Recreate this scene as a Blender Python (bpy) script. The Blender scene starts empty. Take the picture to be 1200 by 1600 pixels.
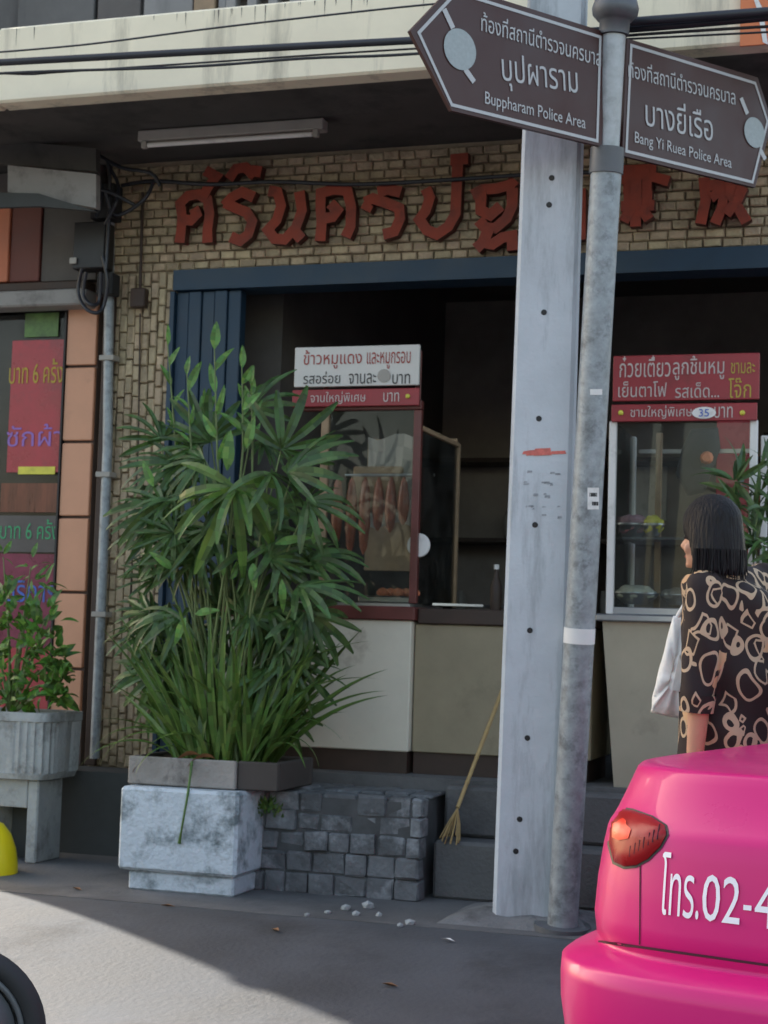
import bpy, bmesh, math, random
from mathutils import Vector, Matrix, noise
from mathutils.bvhtree import BVHTree
from mathutils.geometry import delaunay_2d_cdt
from math import sin, cos, pi, radians
random.seed(7)
SC = bpy.context.scene
COL = SC.collection

# ------------------------------------------------------------------ camera, world, sun, exposure
FPX, PSI, ROLL, EYE = 2600.0, radians(17.7), radians(1.72), 1.35
PIT = math.atan(200/FPX)
Fv = Vector((-sin(PSI)*cos(PIT), cos(PSI)*cos(PIT), sin(PIT)))
R0 = Vector((cos(PSI), sin(PSI), 0)); U0 = R0.cross(Fv)
Rv = R0*cos(ROLL)+U0*sin(ROLL); Uv = U0*cos(ROLL)-R0*sin(ROLL)
CAMP = Vector((0, 0, EYE))
cam_d = bpy.data.cameras.new('camera'); cam = bpy.data.objects.new('camera', cam_d); COL.objects.link(cam)
cam.matrix_world = Matrix(((Rv.x, Uv.x, -Fv.x, 0), (Rv.y, Uv.y, -Fv.y, 0), (Rv.z, Uv.z, -Fv.z, EYE), (0, 0, 0, 1)))
cam_d.sensor_width = 36; cam_d.sensor_fit = 'AUTO'; cam_d.lens = FPX/1600*36; cam_d.clip_end = 3000; cam_d.clip_start = .05
SC.camera = cam
cam_d.dof.use_dof = True; cam_d.dof.focus_distance = 4.2; cam_d.dof.aperture_fstop = 9.5
def ray(x, y): return Fv+Rv*((x-600)/FPX)-Uv*((y-800)/FPX)
def PY(x, y, Y): d = ray(x, y); return CAMP+d*(Y/d.y)
def PZ(x, y, Z): d = ray(x, y); return CAMP+d*((Z-EYE)/d.z)
def PD(x, y, D): return CAMP+ray(x, y)*D
def PP(x, y, p, n): d = ray(x, y); return CAMP+d*((Vector(p)-CAMP).dot(n)/d.dot(n))
def proj(q):
    q = Vector(q)-CAMP; d = q.dot(Fv)
    return (600+q.dot(Rv)/d*FPX, 800-q.dot(Uv)/d*FPX) if d > 0 else (-1e4, -1e4)

world = bpy.data.worlds.new('World'); SC.world = world; world.use_nodes = True
wt = world.node_tree; wt.nodes.clear()
sky = wt.nodes.new('ShaderNodeTexSky'); sky.sky_type = 'NISHITA'; sky.sun_disc = False
bg = wt.nodes.new('ShaderNodeBackground'); bg.inputs[1].default_value = .085
wo = wt.nodes.new('ShaderNodeOutputWorld')
wb = wt.nodes.new('ShaderNodeVectorMath'); wb.operation = 'MULTIPLY'; wb.inputs[1].default_value = (1.10, 1.0, .90)
wt.links.new(sky.outputs[0], wb.inputs[0]); wt.links.new(wb.outputs[0], bg.inputs[0]); wt.links.new(bg.outputs[0], wo.inputs[0])
SUN_EL = radians(33)
TRAVEL = Vector((1.98, -1.20, 0)).normalized()       # the light comes over the shophouses, from behind them
tv = Vector((TRAVEL.x*cos(SUN_EL), TRAVEL.y*cos(SUN_EL), -sin(SUN_EL)))
sun_d = bpy.data.lights.new('sun', 'SUN'); sun_d.energy = 2.5; sun_d.angle = radians(.6); sun_d.color = (1, .93, .82)
sun = bpy.data.objects.new('sun', sun_d); COL.objects.link(sun)
sun.rotation_euler = tv.to_track_quat('-Z', 'Y').to_euler()
sky.sun_elevation = SUN_EL
sky.sun_rotation = math.atan2(-tv.x, -tv.y)
sky.air_density = 1.3; sky.dust_density = 3.5; sky.ozone_density = 1.0
SC.view_settings.view_transform = 'Standard'; SC.view_settings.look = 'None'
SC.view_settings.gamma = 1; SC.view_settings.use_curve_mapping = False
SC.view_settings.exposure = 2.4
SC.render.engine = 'CYCLES'
SC.cycles.max_bounces = 6; SC.cycles.transparent_max_bounces = 12
try: SC.cycles.use_denoising = True
except Exception: pass

# ------------------------------------------------------------------ materials
MATS = {}
def mat(name, col, rough=.8, var=.15, scale=3.0, dirt=None, dirt_amt=.0, dirt_scale=2.0, streak=False, bump=.0, bscale=40,
        metal=0, spec=.5, island=0.0, coat=0, trans=0, obj_rand=0.0, stretch=None, hue=0.0):
    if name in MATS: return MATS[name]
    m = bpy.data.materials.new(name); m.use_nodes = True; t = m.node_tree; N, L = t.nodes, t.links
    b = N['Principled BSDF']; b.inputs['Roughness'].default_value = rough; b.inputs['Metallic'].default_value = metal
    b.inputs['Specular IOR Level'].default_value = spec
    if coat: b.inputs['Coat Weight'].default_value = coat; b.inputs['Coat Roughness'].default_value = .06
    geo = N.new('ShaderNodeNewGeometry'); mp = N.new('ShaderNodeMapping')
    L.new(geo.outputs['Position'], mp.inputs['Vector'])
    if stretch: mp.inputs['Scale'].default_value = stretch
    n1 = N.new('ShaderNodeTexNoise'); n1.inputs['Scale'].default_value = scale; n1.inputs['Detail'].default_value = 8; n1.inputs['Roughness'].default_value = .65
    L.new(mp.outputs[0], n1.inputs['Vector'])
    mr = N.new('ShaderNodeMapRange'); mr.inputs[1].default_value = .3; mr.inputs[2].default_value = .7
    mr.inputs[3].default_value = 1-var; mr.inputs[4].default_value = 1+var
    L.new(n1.outputs['Fac'], mr.inputs[0])
    cur = mr.outputs[0]
    if island or obj_rand:
        oi = N.new('ShaderNodeObjectInfo')
        ad = N.new('ShaderNodeMath'); ad.operation = 'ADD'; L.new(oi.outputs['Random'], ad.inputs[0]); L.new(geo.outputs['Random Per Island'], ad.inputs[1])
        fr = N.new('ShaderNodeMath'); fr.operation = 'FRACT'; L.new(ad.outputs[0], fr.inputs[0])
        a = island or obj_rand
        m2 = N.new('ShaderNodeMapRange'); m2.inputs[3].default_value = 1-a; m2.inputs[4].default_value = 1+a; L.new(fr.outputs[0], m2.inputs[0])
        mu = N.new('ShaderNodeMath'); mu.operation = 'MULTIPLY'; L.new(cur, mu.inputs[0]); L.new(m2.outputs[0], mu.inputs[1]); cur = mu.outputs[0]
    vm = N.new('ShaderNodeVectorMath'); vm.operation = 'SCALE'; vm.inputs[0].default_value = col[:3]; L.new(cur, vm.inputs['Scale'])
    out = vm.outputs[0]
    if hue and (island or obj_rand):
        hs = N.new('ShaderNodeHueSaturation'); L.new(out, hs.inputs['Color'])
        m3 = N.new('ShaderNodeMapRange'); m3.inputs[3].default_value = .5-hue; m3.inputs[4].default_value = .5+hue
        wn = N.new('ShaderNodeTexWhiteNoise'); wn.noise_dimensions = '1D'; L.new(fr.outputs[0], wn.inputs['W']); L.new(wn.outputs['Value'], m3.inputs[0]); L.new(m3.outputs[0], hs.inputs['Hue']); out = hs.outputs[0]
    if dirt_amt:
        n2 = N.new('ShaderNodeTexNoise'); n2.inputs['Scale'].default_value = dirt_scale; n2.inputs['Detail'].default_value = 10; n2.inputs['Roughness'].default_value = .7
        mp2 = N.new('ShaderNodeMapping'); L.new(geo.outputs['Position'], mp2.inputs['Vector'])
        mp2.inputs['Location'].default_value = (3.1, 7.7, 1.3)
        if streak: mp2.inputs['Scale'].default_value = (1, 1, .12)
        L.new(mp2.outputs[0], n2.inputs['Vector'])
        rp = N.new('ShaderNodeMapRange'); th = .62-.22*dirt_amt
        rp.inputs[1].default_value = th; rp.inputs[2].default_value = th+.16; rp.inputs[3].default_value = 0; rp.inputs[4].default_value = min(1, .35+dirt_amt)
        L.new(n2.outputs['Fac'], rp.inputs[0])
        mx = N.new('ShaderNodeMix'); mx.data_type = 'RGBA'; L.new(rp.outputs[0], mx.inputs[0]); L.new(out, mx.inputs[6]); mx.inputs[7].default_value = (*(dirt or (.06, .055, .05)), 1)
        out = mx.outputs[2]
    L.new(out, b.inputs['Base Color'])
    if rough > .15 and metal < .5:
        rr = N.new('ShaderNodeMapRange'); rr.inputs[1].default_value = .3; rr.inputs[2].default_value = .7; rr.inputs[3].default_value = max(0, rough-.1); rr.inputs[4].default_value = min(1, rough+.1)
        L.new(n1.outputs['Fac'], rr.inputs[0]); L.new(rr.outputs[0], b.inputs['Roughness'])
    if bump:
        nb = N.new('ShaderNodeTexNoise'); nb.inputs['Scale'].default_value = bscale; nb.inputs['Detail'].default_value = 6; L.new(mp.outputs[0], nb.inputs['Vector'])
        bp = N.new('ShaderNodeBump'); bp.inputs['Strength'].default_value = bump; bp.inputs['Distance'].default_value = .02
        L.new(nb.outputs['Fac'], bp.inputs['Height']); L.new(bp.outputs[0], b.inputs['Normal'])
    if trans:
        tr = N.new('ShaderNodeBsdfTranslucent'); L.new(out, tr.inputs[0]); ms = N.new('ShaderNodeMixShader'); ms.inputs[0].default_value = trans
        L.new(b.outputs[0], ms.inputs[1]); L.new(tr.outputs[0], ms.inputs[2]); L.new(ms.outputs[0], N['Material Output'].inputs['Surface'])
    MATS[name] = m; return m

def glass_mat(name, tint=(.9, .92, .9), refl=.4):
    m = bpy.data.materials.new(name); m.use_nodes = True; t = m.node_tree; N, L = t.nodes, t.links; N.clear()
    o = N.new('ShaderNodeOutputMaterial'); tr = N.new('ShaderNodeBsdfTransparent'); tr.inputs[0].default_value = (*tint, 1)
    g = N.new('ShaderNodeBsdfGlossy'); g.inputs['Roughness'].default_value = .03; g.inputs[0].default_value = (refl, refl, refl, 1)
    d = N.new('ShaderNodeBsdfDiffuse'); d.inputs[0].default_value = (.5, .5, .48, 1)
    fr = N.new('ShaderNodeFresnel'); fr.inputs[0].default_value = 1.5
    ms = N.new('ShaderNodeMixShader'); L.new(fr.outputs[0], ms.inputs[0]); L.new(tr.outputs[0], ms.inputs[1]); L.new(g.outputs[0], ms.inputs[2])
    geo = N.new('ShaderNodeNewGeometry'); n = N.new('ShaderNodeTexNoise'); n.inputs['Scale'].default_value = 5; n.inputs['Detail'].default_value = 6; L.new(geo.outputs['Position'], n.inputs['Vector'])
    r = N.new('ShaderNodeMapRange'); r.inputs[1].default_value = .35; r.inputs[2].default_value = .75; r.inputs[3].default_value = .004; r.inputs[4].default_value = .05; L.new(n.outputs['Fac'], r.inputs[0])
    m2 = N.new('ShaderNodeMixShader'); L.new(r.outputs[0], m2.inputs[0]); L.new(ms.outputs[0], m2.inputs[1]); L.new(d.outputs[0], m2.inputs[2])
    L.new(m2.outputs[0], o.inputs['Surface']); return m

# ------------------------------------------------------------------ object helpers
WORLDPOS = {}
class MB:
    def __init__(s): s.v = []; s.f = []; s.s = []; s.mi = []; s.cur = 0
    def add(s, vs, fs, smooth=False):
        o = len(s.v); s.v += [Vector(p) for p in vs]
        for f in fs: s.f.append([i+o for i in f]); s.s.append(smooth); s.mi.append(s.cur)
        return s
    def hexa(s, p): return s.add(p, [(0, 3, 2, 1), (4, 5, 6, 7), (0, 1, 5, 4), (1, 2, 6, 5), (2, 3, 7, 6), (3, 0, 4, 7)])
    def box(s, x0, x1, y0, y1, z0, z1):
        return s.hexa([(x0, y0, z0), (x1, y0, z0), (x1, y1, z0), (x0, y1, z0), (x0, y0, z1), (x1, y0, z1), (x1, y1, z1), (x0, y1, z1)])
    def obox(s, c, a, b, d):
        c, a, b, d = map(Vector, (c, a, b, d))
        return s.hexa([c-a-b-d, c+a-b-d, c+a+b-d, c-a+b-d, c-a-b+d, c+a-b+d, c+a+b+d, c-a+b+d])
    def rbox(s, x0, x1, y0, y1, z0, z1, b):      # box with chamfered edges
        cx, cy, cz = (x0+x1)/2, (y0+y1)/2, (z0+z1)/2; h = ((x1-x0)/2, (y1-y0)/2, (z1-z0)/2)
        bm = bmesh.new(); bmesh.ops.create_cube(bm, size=1)
        for v in bm.verts: v.co = Vector((v.co.x*2*h[0]+cx, v.co.y*2*h[1]+cy, v.co.z*2*h[2]+cz))
        bmesh.ops.bevel(bm, geom=bm.edges[:], offset=b, segments=1, affect='EDGES')
        bm.verts.ensure_lookup_table(); s.add([v.co for v in bm.verts], [[v.index for v in f.verts] for f in bm.faces]); bm.free(); return s
    def loft(s, rings, caps=True, smooth=True, closed=True):
        n = len(rings[0]); o = []; fs = []
        for r in rings: o += list(r)
        for i in range(len(rings)-1):
            for j in range(n if closed else n-1):
                k = (j+1) % n; fs.append((i*n+j, i*n+k, (i+1)*n+k, (i+1)*n+j))
        s.add(o, fs, smooth)
        if caps and closed:
            s.add(rings[0], [tuple(reversed(range(n)))]); s.add(rings[-1], [tuple(range(n))])
        return s
    def jit(s, a):
        for v in s.v: v += Vector((random.uniform(-a, a)*.6, random.uniform(-a, a), random.uniform(-a, a)*.6))
        return s
    def tube(s, path, r, n=10, caps=True):
        path = [Vector(p) for p in path]; rs = r if isinstance(r, (list, tuple)) else [r]*len(path); rings = []
        up = None
        for i, p in enumerate(path):
            d = (path[min(i+1, len(path)-1)]-path[max(i-1, 0)]).normalized()
            if up is None: up = Vector((0, 0, 1)) if abs(d.z) < .9 else Vector((1, 0, 0))
            a = (up-d*up.dot(d)).normalized(); b = d.cross(a); up = a
            rings.append([p+(a*cos(t)+b*sin(t))*rs[i] for t in [2*pi*k/n for k in range(n)]])
        return s.loft(rings, caps)
    def lathe(s, prof, c, n=24, axis=(0, 0, 1)):
        c = Vector(c); ax = Vector(axis).normalized(); a = ax.orthogonal().normalized(); b = ax.cross(a)
        return s.loft([[c+ax*z+(a*cos(t)+b*sin(t))*max(r, 1e-4) for t in [2*pi*k/n for k in range(n)]] for r, z in prof], True)
    def prism(s, poly, d):    # poly: list of 3-D points in one plane, d: extrusion vector
        d = Vector(d); n = len(poly); p = [Vector(q) for q in poly]
        return s.add(p+[q+d for q in p], [tuple(reversed(range(n))), tuple(range(n, 2*n))]+[(i, (i+1) % n, n+(i+1) % n, n+i) for i in range(n)])
    def build(s, name, m, parent=None, bevel=0, recalc=True):
        off = WORLDPOS.get(parent.name, Vector()) if parent else Vector()
        me = bpy.data.meshes.new(name); me.from_pydata([p-off for p in s.v], [], s.f)
        ms = m if isinstance(m, (list, tuple)) else [m]
        for q in ms: me.materials.append(q)
        me.polygons.foreach_set('use_smooth', s.s); me.polygons.foreach_set('material_index', s.mi)
        if recalc or bevel:
            bm = bmesh.new(); bm.from_mesh(me)
            if bevel: bmesh.ops.bevel(bm, geom=bm.edges[:], offset=bevel, segments=2, affect='EDGES')
            bmesh.ops.recalc_face_normals(bm, faces=bm.faces[:]); bm.to_mesh(me); bm.free()
        me.update()
        o = bpy.data.objects.new(name, me); COL.objects.link(o)
        if parent: o.parent = parent; WORLDPOS[o.name] = off
        else: WORLDPOS[o.name] = Vector()
        return o
def tag(o, label=None, cat=None, group=None, kind=None):
    if label: o['label'] = label
    if cat: o['category'] = cat
    if group: o['group'] = group
    if kind: o['kind'] = kind
    return o
def thing(name, label, cat, loc, group=None):
    o = bpy.data.objects.new(name, None); COL.objects.link(o); o.location = loc; o.empty_display_size = .1
    WORLDPOS[o.name] = Vector(loc); return tag(o, label, cat, group)
def inst(name, mesh, parent, M):      # one more piece that shares mesh data; M is its world matrix
    o = bpy.data.objects.new(name, mesh); COL.objects.link(o); o.parent = parent
    off = WORLDPOS.get(parent.name, Vector()); o.matrix_local = Matrix.Translation(-off) @ M; WORLDPOS[o.name] = Vector(M.translation); return o

# ------------------------------------------------------------------ lettering
_tc = {}
def glyphs(body, bold=0.0, res=3):
    key = (body, bold)
    if key in _tc: return _tc[key]
    cu = bpy.data.curves.new('t', 'FONT'); cu.body = body; cu.size = 1; cu.resolution_u = res; cu.fill_mode = 'NONE'; cu.offset = bold
    ob = bpy.data.objects.new('t', cu); COL.objects.link(ob); bpy.context.view_layer.update()
    me = ob.evaluated_get(bpy.context.evaluated_depsgraph_get()).to_mesh()
    V = [v.co.xy for v in me.vertices]; E = [tuple(e.vertices) for e in me.edges]
    nxt = {}
    for a, b in E: nxt.setdefault(a, []).append(b); nxt.setdefault(b, []).append(a)
    loops = []; seen = set()
    for a0 in range(len(V)):
        if a0 in seen or a0 not in nxt: continue
        lp = [a0]; seen.add(a0); c = a0
        while True:
            q = [b for b in nxt[c] if b not in seen]
            if not q: break
            # keep the direction of the first edge
            b = q[0] if len(lp) > 1 else (a0+1 if (a0+1) in q else q[0])
            lp.append(b); seen.add(b); c = b
        if len(lp) > 2: loops.append([Vector(V[i]) for i in lp])
    bpy.data.objects.remove(ob)
    pts = [p for l in loops for p in l]; ed = []; o = 0
    for l in loops:
        ed += [(o+i, o+(i+1) % len(l)) for i in range(len(l))]; o += len(l)
    ov, oe, of, *_ = delaunay_2d_cdt(pts, ed, [], 0, 1e-5)
    def wind(p):
        w = 0
        for l in loops:
            for i in range(len(l)):
                a, b = l[i], l[(i+1) % len(l)]
                if (a.y <= p.y) != (b.y <= p.y):
                    t = (p.y-a.y)/(b.y-a.y)
                    if a.x+t*(b.x-a.x) > p.x: w += 1 if b.y > a.y else -1
        return w
    F = []
    for f in of:
        if len(f) < 3: continue
        c = sum((Vector(ov[i]) for i in f), Vector((0, 0)))/len(f)
        if wind(c) != 0: F.append(tuple(f))
    r = ([Vector(v) for v in ov], F); _tc[key] = r; return r
def text_on(parent, name, body, m, o, ux, uz, w, h, bold=.012, lift=.002, proj_fn=None):
    """lettering that fills the rectangle of size w x h whose lower left corner is o"""
    V, F = glyphs(body, bold)
    us = {i for f in F for i in f}; x0 = min(V[i].x for i in us); x1 = max(V[i].x for i in us); y0 = min(V[i].y for i in us); y1 = max(V[i].y for i in us)
    ux, uz, o = Vector(ux).normalized(), Vector(uz).normalized(), Vector(o); n = ux.cross(uz)
    mb = MB(); P = [o+ux*((v.x-x0)/(x1-x0)*w)+uz*((v.y-y0)/(y1-y0)*h)+n*lift for v in V]
    if proj_fn: P = [proj_fn(p) for p in P]
    mb.add(P, F)
    return mb.build(name, m, parent, recalc=False)

# ------------------------------------------------------------------ palette
M = dict(
    asphalt=mat('asphalt', (.062, .068, .078), .85, .34, 1.6, (.028, .030, .034), .5, 1.3, bump=.2, bscale=45),
    walk=mat('pavement_concrete', (.12, .12, .12), .85, .22, 2, (.07, .07, .07), .5, 1.7, bump=.3, bscale=50),
    kerb=mat('kerb_concrete', (.17, .17, .17), .9, .25, 5, (.06, .06, .06), .5, 4, bump=.4),
    brick=mat('glazed_brick', (.44, .345, .225), .55, .2, 14, (.22, .16, .10), .45, 6, bump=.5, bscale=60, island=.22, hue=.012),
    mortar=mat('mortar', (.34, .27, .185), .95, .2, 20),
    cream=mat('cream_paint', (.88, .79, .60), .8, .07, 2.5, (.16, .14, .11), .32, 3.2, streak=True),
    soffit=mat('dark_concrete', (.075, .07, .065), .9, .3, 1.6, (.03, .03, .03), .6, 2),  # dark grey concrete with random blacker patches
    upper=mat('upper_wall_grey', (.13, .125, .12), .85, .25, 2, (.05, .05, .05), .5, 2, streak=True),
    paleupper=mat('upper_wall_pale', (.27, .26, .25), .85, .15, 2, (.1, .1, .1), .3, 2, streak=True),
    blue=mat('blue_paint', (.014, .042, .078), .5, .18, 5, (.012, .03, .07), .3, 3),
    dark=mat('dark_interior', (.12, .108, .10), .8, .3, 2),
    darkwood=mat('dark_wood', (.05, .03, .022), .6, .3, 6),
    redwood=mat('oxblood_wood', (.13, .035, .03), .45, .25, 8),
    tiles=mat('orange_tile', (.62, .31, .19), .4, .07, 4, (.3, .16, .1), .25, 3, obj_rand=.05),
    grout=mat('grout', (.12, .09, .08), .9),
    letterred=mat('red_letter_paint', (.26, .040, .020), .65, .3, 7, (.08, .02, .015), .4, 6),
    letteredge=mat('letter_edge_paint', (.08, .02, .015), .6, .2, 7),
    counter=mat('cream_counter', (.68, .65, .55), .6, .08, 3, (.32, .28, .22), .32, 4),
    counter2=mat('olive_counter', (.30, .255, .17), .6, .15, 3, (.18, .15, .1), .4, 3),
    steel=mat('brushed_steel', (.55, .56, .58), .32, .1, 4, metal=.9),
    white=mat('white_paint', (.75, .74, .72), .5, .05, 4, (.4, .38, .35), .3, 6),
    concrete=mat('utility_pole_concrete', (.54, .58, .62), .85, .09, 3.5, (.27, .29, .31), .5, 5.5, streak=True, bump=.12, bscale=60),
    galv=mat('galvanised_steel', (.30, .33, .35), .5, .28, 22, (.13, .14, .15), .5, 14, metal=.25),
    darkmetal=mat('grey_cast_metal', (.12, .125, .135), .5, .15, 8, metal=.3),
    brown=mat('brown_sign_sheet', (.052, .014, .012), .45, .08, 3),
    refl=mat('reflective_letter_film', (.50, .50, .50), .5, .06, 6),
    disc=mat('sign_disc_film', (.36, .40, .40), .5, .12, 60),
    signwhite=mat('sign_board_white', (.60, .59, .56), .5, .05, 4),
    signred=mat('sign_board_red', (.30, .032, .040), .45, .12, 5, (.18, .03, .03), .3, 5),
    black=mat('black_paint', (.015, .015, .017), .5),
    rubber=mat('rubber', (.022, .022, .024), .75, .25, 9),
    cable=mat('cable_sheath', (.022, .024, .032), .38, .2, 9),
    planter=mat('whitewashed_concrete', (.50, .56, .61), .85, .08, 4, (.13, .16, .17), .62, 5.5, bump=.5, bscale=35),
    planter2=mat('fluted_concrete', (.34, .36, .36), .9, .15, 5, (.13, .13, .12), .5, 5, bump=.4),
    traym=mat('weathered_tray', (.28, .26, .24), .85, .2, 6, (.06, .05, .045), .5, 6, bump=.4),
    traydark=mat('tray_dark', (.06, .05, .045), .85, .2, 6),
    soil=mat('soil', (.07, .045, .03), .95, .4, 20, bump=.6),
    stone=mat('step_stone', (.125, .132, .140), .85, .3, 9, (.30, .32, .34), .5, 6, bump=.7, bscale=25, island=.28),
    stonebed=mat('stone_bed', (.075, .078, .08), .95, .3, 9),
    plinth=mat('plinth_dark', (.055, .06, .06), .85, .3, 3),
    leafpalm=mat('palm_leaf', (.062, .120, .032), .42, .25, 9, (.20, .15, .06), .14, 6, trans=.22, obj_rand=.38, hue=.02),
    leafstrap=mat('strap_leaf', (.095, .175, .036), .42, .25, 7, (.24, .18, .07), .12, 5, trans=.25, obj_rand=.36, hue=.02),
    leafshoot=mat('shoot_leaf', (.13, .27, .06), .45, .2, 9, trans=.3, obj_rand=.35, hue=.02),
    leafbush=mat('bush_leaf', (.09, .20, .03), .4, .25, 12, trans=.3, obj_rand=.55, hue=.025),
    stem=mat('plant_stem', (.14, .19, .07), .6, .3, 20),
    bark=mat('dead_leaf', (.25, .12, .05), .8, .3, 12),
    pink=mat('pink_car_paint', (.60, .012, .17), .34, .02, 2, coat=.22, spec=.3),
    seam=mat('panel_gap', (.05, .006, .02), .8),
    lensred=mat('tail_lens', (.30, .008, .012), .30, .1, 10, spec=.35),
    lensbright=mat('tail_reflector', (.75, .045, .025), .30, .1, 10, spec=.35),
    carglass=mat('tinted_car_glass', (.015, .018, .02), .05, coat=1),
    skin=mat('skin', (.56, .30, .20), .5, .06, 9),
    hair=mat('black_hair', (.006, .005, .007), .55, .4, 60, stretch=(1, 1, .08), spec=.3, bump=.9, bscale=110),
    cloth=mat('dark_trousers', (.03, .03, .035), .9),
    bag=mat('white_cloth_bag', (.78, .78, .76), .8, .04, 6, bump=.3, bscale=18),
    bamboo=mat('bamboo', (.42, .29, .12), .55, .2, 12, obj_rand=.05),
    yellow=mat('bright_yellow_plastic', (.80, .66, .01), .4, .04, 4),
    tubew=mat('tube_fitting', (.34, .32, .29), .5, .1, 5),
    poster=mat('poster_red', (.38, .040, .055), .3, .2, 5, (.20, .05, .06), .4, 4),
    postermag=mat('poster_magenta', (.17, .02, .055), .3, .4, 9),
    posterbrown=mat('poster_brown', (.16, .05, .025), .35, .45, 22, stretch=(1.5, 1, .2)),
    postgreen=mat('poster_green', (.08, .16, .04), .4, .5, 12),
    txtyellow=mat('lettering_yellow', (.45, .33, .05), .6), txtgreen=mat('lettering_green', (.05, .32, .14), .6),
    txtblue=mat('lettering_blue', (.06, .13, .48), .6), txtviolet=mat('lettering_violet', (.30, .16, .50), .6),
    txtred=mat('lettering_red', (.30, .04, .03), .6), txtblack=mat('lettering_black', (.03, .03, .03), .6),
    txtpale=mat('lettering_pale', (.52, .44, .42), .6), txtcar=mat('lettering_car', (.80, .78, .85), .4),
    orangewall=mat('orange_fascia', (.52, .17, .09), .6, .08), darkred=mat('darkred_fascia', (.15, .045, .035), .6, .15),
    shutter=mat('shutter_box', (.26, .25, .24), .6, .12, 5, (.1, .09, .09), .4, 5),
    pork=mat('roast_pork', (.24, .07, .035), .35, .4, 18), orangefood=mat('orange_food', (.75, .25, .12), .5, .2, 30),
    noodle=mat('pale_noodles', (.68, .69, .58), .6, .2, 30), purple=mat('purple_food', (.42, .25, .28), .6, .4, 30),
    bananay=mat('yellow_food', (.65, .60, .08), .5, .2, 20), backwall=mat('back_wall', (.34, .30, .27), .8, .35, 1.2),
    tan=mat('cutting_board', (.33, .23, .14), .7, .2, 12),
)
GL = glass_mat('display_glass'); GLD = glass_mat('window_glass', (.8, .8, .8))

# ------------------------------------------------------------------ ground
YW = 8.57; KY = 6.85; FLOOR = .68; XC = -.34            # XC: the corner of the building, a side street beyond it
def sstep(a, b, x): t = min(1, max(0, (x-a)/(b-a))); return t*t*(3-2*t)
def gh(x, y): return .150*sstep(5.2, 6.75, y)*(1-sstep(-1.25, -.55, x))*sstep(-60, -20, x)
mb = MB(); xs = [-400, -60, -20, -12, -8]+[-6+.2*i for i in range(38)]+[4, 8, 20, 400]; ys = [-400, -20, 0, 3, 4.4]+[4.6+.15*i for i in range(16)]+[KY]
V_ = [(x, y, gh(x, y)) for y in ys for x in xs]; nx_ = len(xs)
mb.add(V_, [(j*nx_+i, j*nx_+i+1, (j+1)*nx_+i+1, (j+1)*nx_+i) for j in range(len(ys)-1) for i in range(nx_-1)], True)
tag(mb.build('road', M['asphalt'], recalc=False), kind='structure')
mb = MB().add([(XC+.12, KY, .0), (400, KY, .0), (400, 400, .0), (XC+.12, 400, .0)], [(0, 1, 2, 3)]).add([(-400, KY, .0), (-20, KY, .0), (-20, 400, .0), (-400, 400, .0)], [(0, 1, 2, 3)]).add([(-20, 20, .0), (XC+.12, 20, .0), (XC+.12, 400, .0), (-20, 400, .0)], [(0, 1, 2, 3)])
tag(mb.build('ground', M['asphalt'], recalc=False), kind='structure')
sw = tag(MB().box(-20, XC+.12, KY+.005, YW+.3, -.02, .152).build('sidewalk', M['walk']), kind='structure')
# loose stone chips at the foot of the steps
for i, (px, py, s) in enumerate([(540, 1423, .026), (556, 1431, .018), (575, 1420, .03), (592, 1432, .016), (512, 1428, .015), (640, 1445, .022), (625, 1448, .014), (480, 1432, .014)]):
    p = PZ(px, py, .15); bm = bmesh.new(); bmesh.ops.create_icosphere(bm, subdivisions=1, radius=s)
    for v in bm.verts: v.co = Vector((v.co.x*random.uniform(.8, 1.3), v.co.y*random.uniform(.8, 1.2), v.co.z*random.uniform(.6, .9)))
    mb = MB().add([v.co+p+Vector((0, 0, s*.5)) for v in bm.verts], [[v.index for v in f.verts] for f in bm.faces]); bm.free()
    tag(mb.build('stone_chip', M['planter2']), ['left larger pale chip of the pair under the steps', 'small chip between the two larger pale chips', 'largest pale stone chip on the paving before the steps', 'small chip just right of the largest pale chip', 'tiny stone chip left of the pair before the steps', 'rightmost fair sized chip near the pole footing', 'tiny chip beside the rightmost one near the footing', 'tiny chip lying leftmost, near the square planter'][i], 'stone', 'stone chips at the foot of the steps')

random.seed(11)
for i, (px, py, m_, nm, lab) in enumerate([(120, 1392, 'bark', 'fallen_leaf', 'curled brown leaf on the pavement left of the square planter'), (262, 1418, 'bark', 'fallen_leaf', 'dry brown leaf lying just before the square planter'),
        (430, 1452, 'bark', 'fallen_leaf', 'small dry leaf on the asphalt below the stone steps'), (700, 1470, 'white', 'paper_scrap', 'small white paper scrap on the asphalt near the pole footing'), (610, 1510, 'bark', 'fallen_leaf', 'dry leaf on the open shaded asphalt')]):
    p = PZ(px, py, .15); p.z = (gh(p.x, p.y) if p.y < KY else .152)+.004; a = random.random()*6; mb = MB(); L_ = .035; dx, dy = cos(a)*L_, sin(a)*L_
    mb.add([p+Vector((-dx, -dy, .002)), p+Vector((-dy*.4, dx*.4, .012)), p+Vector((dx, dy, .006)), p+Vector((dy*.4, -dx*.4, .010)), p+Vector((0, 0, .001))], [(0, 4, 1), (1, 4, 2), (2, 4, 3), (3, 4, 0)], True); tag(mb.build(nm, M[m_], recalc=False), lab, 'leaf' if m_ == 'bark' else 'litter')
random.seed(7)
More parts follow.
